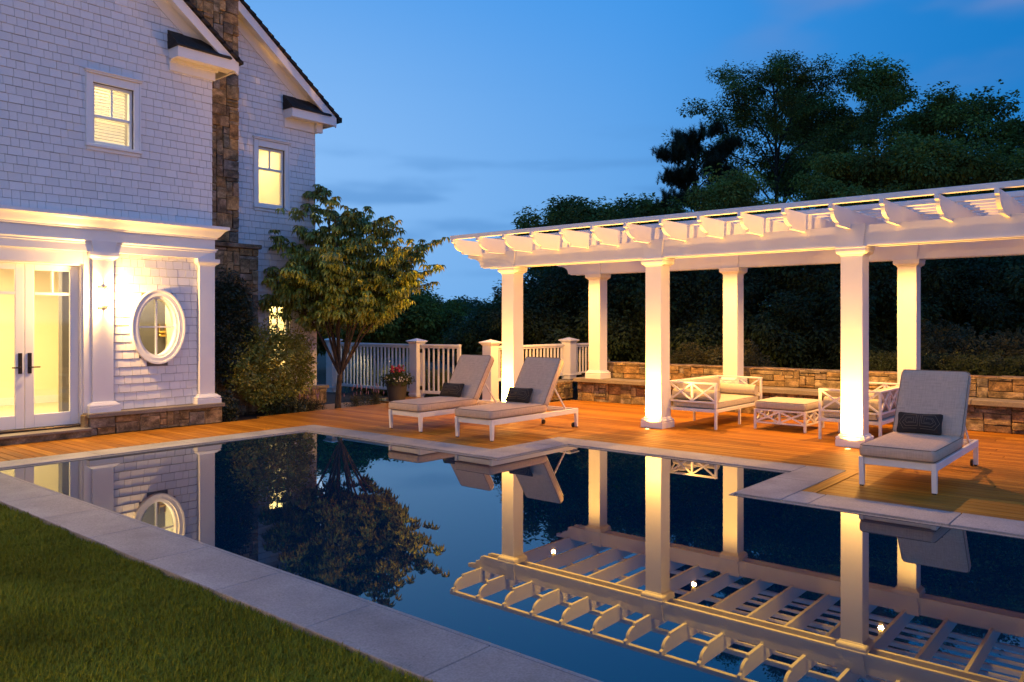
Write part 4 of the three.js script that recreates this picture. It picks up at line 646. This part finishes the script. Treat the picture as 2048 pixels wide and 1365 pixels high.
// a tree: trunk, limbs that fill an egg-shaped crown, boughs and sprigs along them
function tree(name, label, x, z, o) {
  const R = rng(o.seed), t = thing(name, label, o.cat || 'tree', [x, -0.14, z], R() * 6.28, o.group), H = o.h, rad = o.r, y0 = H * (o.clear ?? 0.22), tubes = [], pts = [];
  const tr = [], rr = [], lean = V((R() - 0.5) * 0.1, 0, (R() - 0.5) * 0.1); for (let i = 0; i <= 7; i++) { const f = i / 7; tr.push(V(lean.x * H * f + (R() - 0.5) * 0.12 * f * rad, H * 0.94 * f, lean.z * H * f + (R() - 0.5) * 0.12 * f * rad)); rr.push((o.tr || H * 0.016) * (1 - 0.9 * f) + 0.012); }
  mesh('trunk', taper(tr, rr, 8), o.bark || M.darkBark, t);
  const env = o.env || ((f) => Math.sin(Math.PI * Math.min(1, 0.14 + 0.86 * f) ** 0.85)), nl = o.limbs || 26;
  for (let i = 0; i < nl; i++) {
    const f = (i + R() * 0.8) / nl, y = y0 + (H - y0) * f * 0.93, k = Math.min(6, Math.floor(y / (H * 0.94) * 7)), base = tr[k].clone().lerp(tr[Math.min(7, k + 1)], y / (H * 0.94) * 7 - k), az = i * 2.399 + R(), len = rad * env(f) * (0.62 + 0.48 * R()) + 0.15, rise = (o.rise ?? 0.55) * (0.5 + 0.8 * R()) * len;
    const dir = V(Math.cos(az), 0, Math.sin(az)), lp = []; for (let j = 0; j <= 4; j++) { const q = j / 4; lp.push(base.clone().addScaledVector(dir, len * q).add(V((R() - 0.5) * 0.1 * len * q, rise * (o.droop ? q - 1.35 * q * q : Math.sqrt(q)) , (R() - 0.5) * 0.1 * len * q))); }
    tubes.push(taper(lp, [0.030, 0.024, 0.017, 0.011, 0.005].map((v) => v * (o.limbW || H * 0.11)), 5));
    const nb = Math.max(3, Math.round((o.boughs || 7) * (0.5 + 0.6 * env(f))));
    for (let b = 0; b < nb; b++) {
      const q = 0.28 + 0.72 * (b + R()) / nb, j = Math.min(3, Math.floor(q * 4)), st = lp[j].clone().lerp(lp[j + 1], q * 4 - j), bl = (o.bough || 0.34) * rad * (0.5 + 0.7 * R()) * (1.1 - 0.5 * q), ba = az + (R() - 0.5) * 2.6, e = st.clone().add(V(Math.cos(ba) * bl, bl * ((o.up ?? 0.35) + (R() - 0.5) * 0.7), Math.sin(ba) * bl));
      if (!o.noTwigs) tubes.push(taper([st, st.clone().lerp(e, 0.5).add(V(0, 0.04 * bl, 0)), e], [0.010, 0.007, 0.003].map((v) => v * (o.limbW || H * 0.11)), 4));
      const ns = o.sprigs || 6, tone = 0.55 + 0.95 * R(); for (let s = 0; s < ns; s++) { const u = (s + 0.6) / ns, p = st.clone().lerp(e, u), jj = o.jit ?? 0.22; p.add(V((R() - 0.5) * jj, (R() - 0.5) * jj, (R() - 0.5) * jj)); p.k = tone; pts.push(p); }
    }
  }
  mesh('limbs', join(tubes), o.bark || M.darkBark, t); scatter('crown', t, o.leaf || G1, o.mat || mLeaf, pts, R, o.col, o.s0 || 0.7, o.s1 || 1.15, o.upright ?? 0.6); return t;
}
function bush(name, label, x, y, z, rx, ry, rz, n, o) {    // dense shrub: sprigs through an uneven rounded volume, on a few stems
  const R = rng(o.seed), t = thing(name, label, o.cat || 'shrub', [x, y, z], 0, o.group), pts = [], st = [];
  for (let i = 0; i < n; i++) { const th = R() * 6.283, ct = R() * 2 - 1, sn = Math.sqrt(1 - ct * ct), lump = 0.72 + 0.42 * vnoise(th * 2.2 + o.seed, ct * 3 + 9, 999, 999, o.seed), q = (0.55 + 0.45 * Math.sqrt(R())) * lump; pts.push(V(rx * q * sn * Math.cos(th), Math.max(0.02, ry * (1 + ct * q) * (o.flat ? 0.6 : 1)), rz * q * sn * Math.sin(th))); }
  for (let i = 0; i < (o.stems || 5); i++) { const a = R() * 6.283, e = V(Math.cos(a) * rx * 0.6, ry * (0.9 + 0.7 * R()), Math.sin(a) * rz * 0.6); st.push(taper([V(Math.cos(a) * 0.06, -0.04, Math.sin(a) * 0.06), e.clone().multiplyScalar(0.5).add(V((R() - 0.5) * 0.1, 0.05, 0)), e], [0.022, 0.016, 0.006].map((v) => v * (o.stemW || 1)), 5)); }
  mesh('stems', join(st), M.bark, t); scatter('foliage', t, o.leaf || GS, o.mat || mGloss, pts, R, o.col, o.s0 || 0.8, o.s1 || 1.3, 1.2); return t;
}
const P2 = (px, d) => { const u = (px - 1024) / 1588; return [d * (Math.cos(YAW) + Math.sin(YAW) * u), d * (-Math.sin(YAW) + Math.cos(YAW) * u)]; };
const HI = (py, d) => 1.65 + 0.14 + (645 - py) * d / 1588;
{ // the forked small tree at the deck edge
  const R = rng(77), t = thing('forked_tree', 'small multi-stemmed tree with drooping pointed leaves at the deck edge', 'tree', [9.62, -0.10, -12.52]), lim = [], pts = [];
  const fork = V(0.03, 0.72, 0.02); mesh('trunk', taper([V(-0.01, 0, 0), V(0.0, 0.25, 0.0), V(0.02, 0.5, 0.0), fork], [0.068, 0.058, 0.052, 0.050], 10), M.bark, t);
  // stems: [lean right, lean away, height] with right = across the view, so the vase shape reads from the pool
  const rt = V(0.64, 0, 0.77), aw = V(0.77, 0, -0.64), go = (a, b, y) => V(0, y, 0).addScaledVector(rt, a).addScaledVector(aw, b);
  const stems = [[-0.95, 0.1, 2.3], [-0.42, -0.35, 2.9], [-0.3, 0.25, 4.25], [0.05, -0.45, 3.8], [1.25, 0.0, 2.35], [0.5, 0.6, 3.75], [-0.6, 0.6, 3.5], [0.95, -0.5, 2.9], [-1.15, -0.4, 2.75], [1.35, 0.4, 3.15], [0.75, 0.1, 3.45], [-0.75, -0.1, 3.2], [1.3, -0.2, 2.75]];
  stems.forEach(([a, b, y], si) => {
    const e = go(a, b, y), p1 = fork.clone().lerp(e, 0.34).add(V(0, 0.16, 0)), p2 = fork.clone().lerp(e, 0.68).add(V(0, 0.14, 0)); lim.push(taper([fork, p1, p2, e], [0.026, 0.019, 0.013, 0.006], 6));
    for (let i = 0; i < 15; i++) {
      const q = 0.40 + 0.6 * (i + R()) / 15, s = fork.clone().lerp(e, q).add(V(0, 0.14 * (1 - Math.abs(q - 0.5) * 2), 0)), az = R() * 6.283, L = (0.36 + 0.62 * R()) * (1.15 - 0.35 * q), f = s.clone().add(V(Math.cos(az) * L, 0.10 + 0.16 * R(), Math.sin(az) * L));
      lim.push(taper([s, s.clone().lerp(f, 0.5).add(V(0, 0.04, 0)), f], [0.009, 0.006, 0.003], 4));
      for (let k = 0; k < 14; k++) { const u = 0.2 + 0.75 * (k + R()) / 9; pts.push(s.clone().lerp(f, u).add(V((R() - 0.5) * 0.28, 0.03 + (R() - 0.5) * 0.13, (R() - 0.5) * 0.28))); }
    }
  });
  mesh('limbs', join(lim), M.bark, t); scatter('crown', t, GW, mGloss, pts, R, [0.155, 0.195, 0.030], 0.8, 1.25, 0.35);
}
{ // planting bed beside the house
  const o = mesh('planting_bed', uvm(new THREE.PlaneGeometry(5.2, 4.4, 1, 1).rotateX(-Math.PI / 2)), M.soil); o.position.set(9.5, -0.06, -14.6); o.userData = { kind: 'structure', label: 'dark soil bed between the house wing and the deck', category: 'planting bed' };
}
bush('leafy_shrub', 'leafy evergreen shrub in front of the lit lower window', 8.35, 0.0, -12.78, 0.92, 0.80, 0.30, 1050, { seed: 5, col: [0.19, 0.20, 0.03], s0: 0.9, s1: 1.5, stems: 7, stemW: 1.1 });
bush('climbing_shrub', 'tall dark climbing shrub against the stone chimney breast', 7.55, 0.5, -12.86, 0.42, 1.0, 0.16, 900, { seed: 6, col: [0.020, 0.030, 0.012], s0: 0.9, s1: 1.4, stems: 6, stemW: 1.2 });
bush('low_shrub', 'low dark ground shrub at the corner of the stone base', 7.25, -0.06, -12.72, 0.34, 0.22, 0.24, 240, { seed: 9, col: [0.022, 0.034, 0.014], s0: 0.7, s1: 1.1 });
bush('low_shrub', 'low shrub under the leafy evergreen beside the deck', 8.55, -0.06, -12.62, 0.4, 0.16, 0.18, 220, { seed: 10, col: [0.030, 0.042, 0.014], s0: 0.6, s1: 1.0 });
function spikes(label, x, z, n, w, seed) {                // lavender-like clump
  const R = rng(seed), t = thing('lavender', label, 'plant', [x, -0.06, z], 0, 'flowering clumps along the deck edge'), st = [], fl = [], fol = [];
  for (let i = 0; i < n; i++) { const a = V((R() - 0.5) * w, 0, (R() - 0.5) * 0.3), h = 0.2 + R() * 0.22, e = a.clone().add(V((R() - 0.5) * 0.16, h, (R() - 0.5) * 0.16)); st.push(taper([a, e], [0.003, 0.002], 3)); for (let k = 0; k < 5; k++) fol.push(a.clone().lerp(e, 0.1 + 0.12 * k)); if (R() < 0.5) fl.push(taper([e, e.clone().add(V(0, 0.035, 0)), e.clone().add(V(0, 0.075, 0))], [0.006, 0.009, 0.002], 5)); }
  mesh('stems', join(st), M.bark, t); mesh('flowers', join(fl), S({ color: C(0.30, 0.17, 0.24), roughness: 0.9 }), t); scatter('foliage', t, GT, mLeaf, fol, R, [0.050, 0.058, 0.030], 0.35, 0.6, 1.2);
}
spikes('flowering lavender clump between the stone wing base and the deck', 9.05, -12.72, 40, 0.8, 61); spikes('flowering lavender clump between the forked tree and the flower pot', 10.35, -12.62, 44, 0.8, 62);
{ // potted flowers
  const R = rng(66), t = thing('flower_pot', 'dark round pot of red and white flowers by the gate post', 'flower pot', [11.22, 0, -12.62]);
  mesh('pot', lathe([[0, 0.004], [0.165, 0.004], [0.172, 0.012], [0.205, 0.20], [0.228, 0.385], [0.236, 0.40], [0.236, 0.432], [0.222, 0.436], [0.214, 0.42], [0.206, 0.38], [0, 0.375]], 36), M.pot, t);
  const fol = [], red = [], wh = [], st = [];
  for (let i = 0; i < 150; i++) { const a = R() * 6.283, r = 0.23 * Math.sqrt(R()), h = 0.40 + 0.2 * (1 - r / 0.25) * R() + 0.03; fol.push(V(Math.cos(a) * r * 1.15, h, Math.sin(a) * r * 1.15)); }
  for (let i = 0; i < 34; i++) { const a = R() * 6.283, r = 0.16 * Math.sqrt(R()), h = 0.60 + 0.13 * R(), p = V(Math.cos(a) * r, h, Math.sin(a) * r); st.push(taper([V(p.x * 0.6, 0.38, p.z * 0.6), p], [0.004, 0.0025], 4)); red.push(at(new THREE.IcosahedronGeometry(0.018 + R() * 0.013, 0), p.x, p.y, p.z, R() * 3, R() * 3)); }
  for (let i = 0; i < 54; i++) { const a = R() * 6.283, r = 0.235 + 0.03 * R(), p = V(Math.cos(a) * r, 0.42 + 0.085 * R(), Math.sin(a) * r); wh.push(at(new THREE.IcosahedronGeometry(0.013 + R() * 0.008, 0), p.x, p.y, p.z, R() * 3, R() * 3)); }
  mesh('stems', join(st), M.bark, t); mesh('red_flowers', join(red), S({ color: C(0.30, 0.022, 0.05), roughness: 0.8 }), t); mesh('white_flowers', join(wh), S({ color: C(0.72, 0.66, 0.60), roughness: 0.8 }), t); scatter('foliage', t, GT, mLeaf, fol, R, [0.045, 0.07, 0.022], 0.8, 1.3, 1.0);
}
// shrubs behind the fence, lit by a garden lamp
[[12.9, -14.0, 0.55, 0.36], [12.9, -14.9, 0.6, 0.34], [13.0, -13.2, 0.5, 0.33], [13.0, -15.8, 0.6, 0.33]].forEach(([x, z, r, h], i) => bush('fence_shrub', 'rounded yellow-green shrub behind the white fence by the flower pot', x, -0.1, z, r, h, r, 420, { seed: 70 + i, col: [0.10, 0.115, 0.018], s0: 0.8, s1: 1.3, group: 'lit shrubs behind the fence' }));
{
  const t = thing('path_light', 'small bronze garden path light among the shrubs behind the fence', 'garden light', [12.55, -0.1, -14.4]);
  mesh('stake', at(new THREE.CylinderGeometry(0.012, 0.012, 0.85, 10), 0, 0.425, 0), M.bronze, t); mesh('hood', lathe([[0, 0.92], [0.03, 0.91], [0.11, 0.86], [0.11, 0.855], [0, 0.86]], 20), M.bronze, t); mesh('lamp_bulb', at(new THREE.SphereGeometry(0.025, 12, 8), 0, 0.825, 0), glow(...ROOM, 12), t);
  const l = new THREE.PointLight(C(...ROOM), 2.4, 0, 2); l.position.set(12.55, 0.725, -14.4); l.castShadow = true; l.name = 'path_light_glow'; scene.add(l);
}
// ---------------------------------------------------------------- trees beyond the garden
const DARK = [0.12, 0.145, 0.030], MID = [0.15, 0.175, 0.034], LITE = [0.18, 0.195, 0.036];
const far = (name, label, px, d, top, o) => { const [x, z] = P2(px, d); return tree(name, label, x, z, { h: HI(top, d), ...o }); };
far('birch_tree', 'tallest open-crowned tree with small hanging leaves, next to the pine', 1560, 31, 104, { r: 3.7, clear: 0.26, seed: 101, col: DARK, leaf: G3, limbs: 36, boughs: 9, sprigs: 7, rise: 0.85, up: 0.0, s0: 0.75, s1: 1.3, jit: 0.28, tr: 0.14 });
far('maple_tree', 'tall round-crowned tree standing between two taller neighbours behind the pergola', 1750, 33, 124, { r: 3.2, clear: 0.24, seed: 102, col: MID, limbs: 30, boughs: 8, sprigs: 6, rise: 0.8, jit: 0.28, tr: 0.14 });
far('maple_tree', 'tall broad tree over the lounger end of the pergola', 1935, 30, 176, { r: 3.4, clear: 0.2, seed: 103, col: MID, limbs: 30, boughs: 8, sprigs: 6, rise: 0.75, jit: 0.28 });
far('maple_tree', 'broad tree past the lounger end of the pergola', 2150, 29, 185, { r: 3.4, clear: 0.24, seed: 104, col: MID, limbs: 30, boughs: 8, sprigs: 6, jit: 0.28 });
far('leafy_tree', 'slim leafy tree between the tallest tree and the round-crowned one', 1655, 34, 165, { r: 2.6, clear: 0.25, seed: 118, col: DARK, limbs: 24, boughs: 7, sprigs: 6, rise: 0.9, jit: 0.28, tr: 0.12 });
far('leafy_tree', 'mid-height leafy tree rising just behind the middle of the pergola', 1660, 25, 300, { r: 2.5, clear: 0.2, seed: 105, col: LITE, limbs: 28, boughs: 8, sprigs: 7, leaf: G2, jit: 0.25 });
far('leafy_tree', 'mid-height leafy tree with large leaves over the lone lounger', 1870, 24, 270, { r: 2.7, clear: 0.2, seed: 106, col: MID, limbs: 30, boughs: 8, sprigs: 7, jit: 0.25 });
far('leafy_tree', 'low leafy tree leaning out next to the pine', 1470, 25, 348, { r: 1.9, clear: 0.25, seed: 107, col: LITE, limbs: 24, boughs: 7, sprigs: 7, leaf: G2, jit: 0.3 });
far('leafy_tree', 'mid-height leafy tree beyond the far end of the bench wall', 2040, 23, 300, { r: 2.4, clear: 0.18, seed: 117, col: LITE, limbs: 28, boughs: 8, sprigs: 7, jit: 0.25 });
far('pine_tree', 'ragged pine with sparse upswept boughs beside the tallest tree', 1392, 30, 250, { r: 2.9, clear: 0.16, seed: 108, col: [0.034, 0.046, 0.024], leaf: GN, limbs: 52, boughs: 11, bough: 0.26, sprigs: 7, rise: 0.5, up: 0.35, jit: 0.1, s0: 0.7, s1: 1.15, env: (f) => (0.92 - 0.60 * f) * (0.75 + 0.35 * Math.sin(f * 31)) + 0.1 });
far('leafy_tree', 'dark leafy tree showing over the gate end of the pergola', 1150, 27, 405, { r: 2.5, clear: 0.2, seed: 109, col: DARK, limbs: 26, boughs: 8, sprigs: 7, jit: 0.28 });
far('leafy_tree', 'dark leafy tree between the pergola end and the pine', 1262, 29, 402, { r: 2.3, clear: 0.2, seed: 110, col: DARK, limbs: 26, boughs: 8, sprigs: 7, jit: 0.28 });
far('leafy_tree', 'round leafy tree behind the fence, next to the forked tree crown', 835, 29, 606, { r: 1.5, clear: 0.12, seed: 111, col: MID, limbs: 24, boughs: 8, sprigs: 7, leaf: G2, jit: 0.3 });
far('leafy_tree', 'leafy tree behind the fence, half hidden by the forked tree', 745, 27, 585, { r: 1.9, clear: 0.12, seed: 112, col: LITE, limbs: 26, boughs: 8, sprigs: 7, jit: 0.3 });
far('leafy_tree', 'leafy tree behind the fence beside the house wing', 660, 30, 540, { r: 2.4, clear: 0.12, seed: 113, col: MID, limbs: 26, boughs: 8, sprigs: 7, jit: 0.3 });
// evergreen screen behind the bench wall
[[1005, 22, 640, 1.5], [1065, 20.5, 590, 1.6], [1140, 21, 560, 1.9], [1235, 20.5, 545, 1.9], [1330, 20, 520, 1.9], [1420, 19.5, 545, 1.7], [1520, 19.5, 500, 1.9], [1610, 19, 470, 1.9], [1710, 18.5, 500, 1.8], [1800, 18, 470, 1.8], [1905, 18.5, 520, 1.7], [2010, 17.5, 520, 1.8], [2110, 17, 480, 1.8]].forEach(([px, d, top, r], i) => far('evergreen_shrub', 'dense dark evergreen shrub in the tall screen behind the bench wall', px, d, top, { r, clear: 0.04, seed: 130 + i, col: [[0.034, 0.066, 0.024], [0.040, 0.072, 0.023], [0.030, 0.062, 0.027]][i % 3], leaf: i % 2 ? G3 : G2, limbs: 24, boughs: 7, sprigs: 7, rise: 0.35, cat: 'shrub', group: 'evergreen screen behind the wall', tr: 0.05, limbW: 0.7, jit: 0.3, env: (f) => 1.02 - 0.72 * f * f }));
[[1380, 16.6, 690, 0.6], [1470, 16.2, 680, 0.7], [1890, 14.6, 640, 0.75], [2030, 14.2, 650, 0.7]].forEach(([px, d, top, r], i) => { const [x, z] = P2(px, d); bush('grey_shrub', 'small twiggy grey-green shrub just over the bench wall', x, 0.1, z, r, (HI(top, d) - 0.3) / 2, r, 620, { seed: 160 + i, col: [0.060, 0.070, 0.034], s0: 1.0, s1: 1.7, mat: mLeaf, group: 'small shrubs behind the wall' }); });
{ // low clipped hedge on top of the bank
  const R = rng(180), t = thing('clipped_hedge', 'low clipped dark hedge along the top of the bench wall', 'hedge', [14.95, 0.2, 0]), pts = []; for (let i = 0; i < 2600; i++) pts.push(V((R() - 0.5) * 0.8, 0.2 + 0.62 * Math.sqrt(R()) + 0.05 * vnoise(i, 3, 999, 9, 4), -4.3 + R() * 6.3));
  mesh('stems', join([-4, -3, -2, -1, 0, 1].map((z) => taper([V(0, -0.3, z), V(0.05, 0.2, z), V(0, 0.6, z)], [0.02, 0.015, 0.006], 5))), M.darkBark, t); scatter('foliage', t, GS, mLeaf, pts, R, [0.034, 0.056, 0.022], 0.8, 1.3, 1.2);
  const b = mesh('bank', box(14.51, 30, -0.14, 0.52, -10.2, 6), M.soil); b.userData = { kind: 'structure', label: 'raised planted bank behind the bench wall', category: 'bank' };
}
{ // wooded valley far off: one mass, haze put into its bluish leaf colour
  const R = rng(190), pts = []; for (let i = 0; i < 4200; i++) { const q = R(), d = 75 + 120 * q, px = 540 + 800 * R(), [x, z] = P2(px, d), top = HI(588 + 14 * vnoise(px * 0.035, 1, 999, 9, 7) + 70 * (1 - q), d); pts.push(V(x, top - 1.4 - 4 * R() * R(), z)); }
  const c = C(0, 0, 0), w = new THREE.InstancedMesh(leafGeo(46, 0.5, 0.2, 0.075, R), mLeaf, pts.length); pts.forEach((p, i) => { const s = 2.2 + 1.8 * R(); M4.compose(p, Q4.setFromEuler(E3.set(0, R() * 6.28, 0)), V(s, s * 0.85, s)); w.setMatrixAt(i, M4); const k = 0.7 + 0.6 * R(); w.setColorAt(i, c.setRGB(0.05 * k, 0.085 * k, 0.042 * k)); });
  w.name = 'far_wood'; w.userData = { kind: 'stuff', label: 'distant wooded valley seen past the fence, tinted bluish for haze', category: 'woods' }; scene.add(w);
  const h = mesh('hill', (() => { const p = [], idx = []; for (let i = 0; i <= 40; i++) { const px = 480 + i * 24; for (const [d, y] of [[58, -0.3], [110, 1.6], [175, 3.6], [260, 4.6]]) { const [x, z] = P2(px, d); p.push(x, y + 0.8 * vnoise(i * 0.4, d, 999, 999, 3), z); } if (i < 40) for (let k = 0; k < 3; k++) { const a = i * 4 + k; idx.push(a, a + 4, a + 1, a + 1, a + 4, a + 5); } } const g = new THREE.BufferGeometry(); g.setAttribute('position', new THREE.BufferAttribute(new Float32Array(p), 3)); g.setIndex(idx); g.computeVertexNormals(); return uvm(g); })(), S({ color: C(0.022, 0.036, 0.02), roughness: 1, side: THREE.DoubleSide })); h.userData = { kind: 'structure', label: 'low wooded hillside on the horizon', category: 'hill' };
}
// ---------------------------------------------------------------- shadows, picture
scene.traverse((o) => { if (o.isMesh) { o.castShadow = true; o.receiveShadow = true; } });
renderer.render(scene, camera);
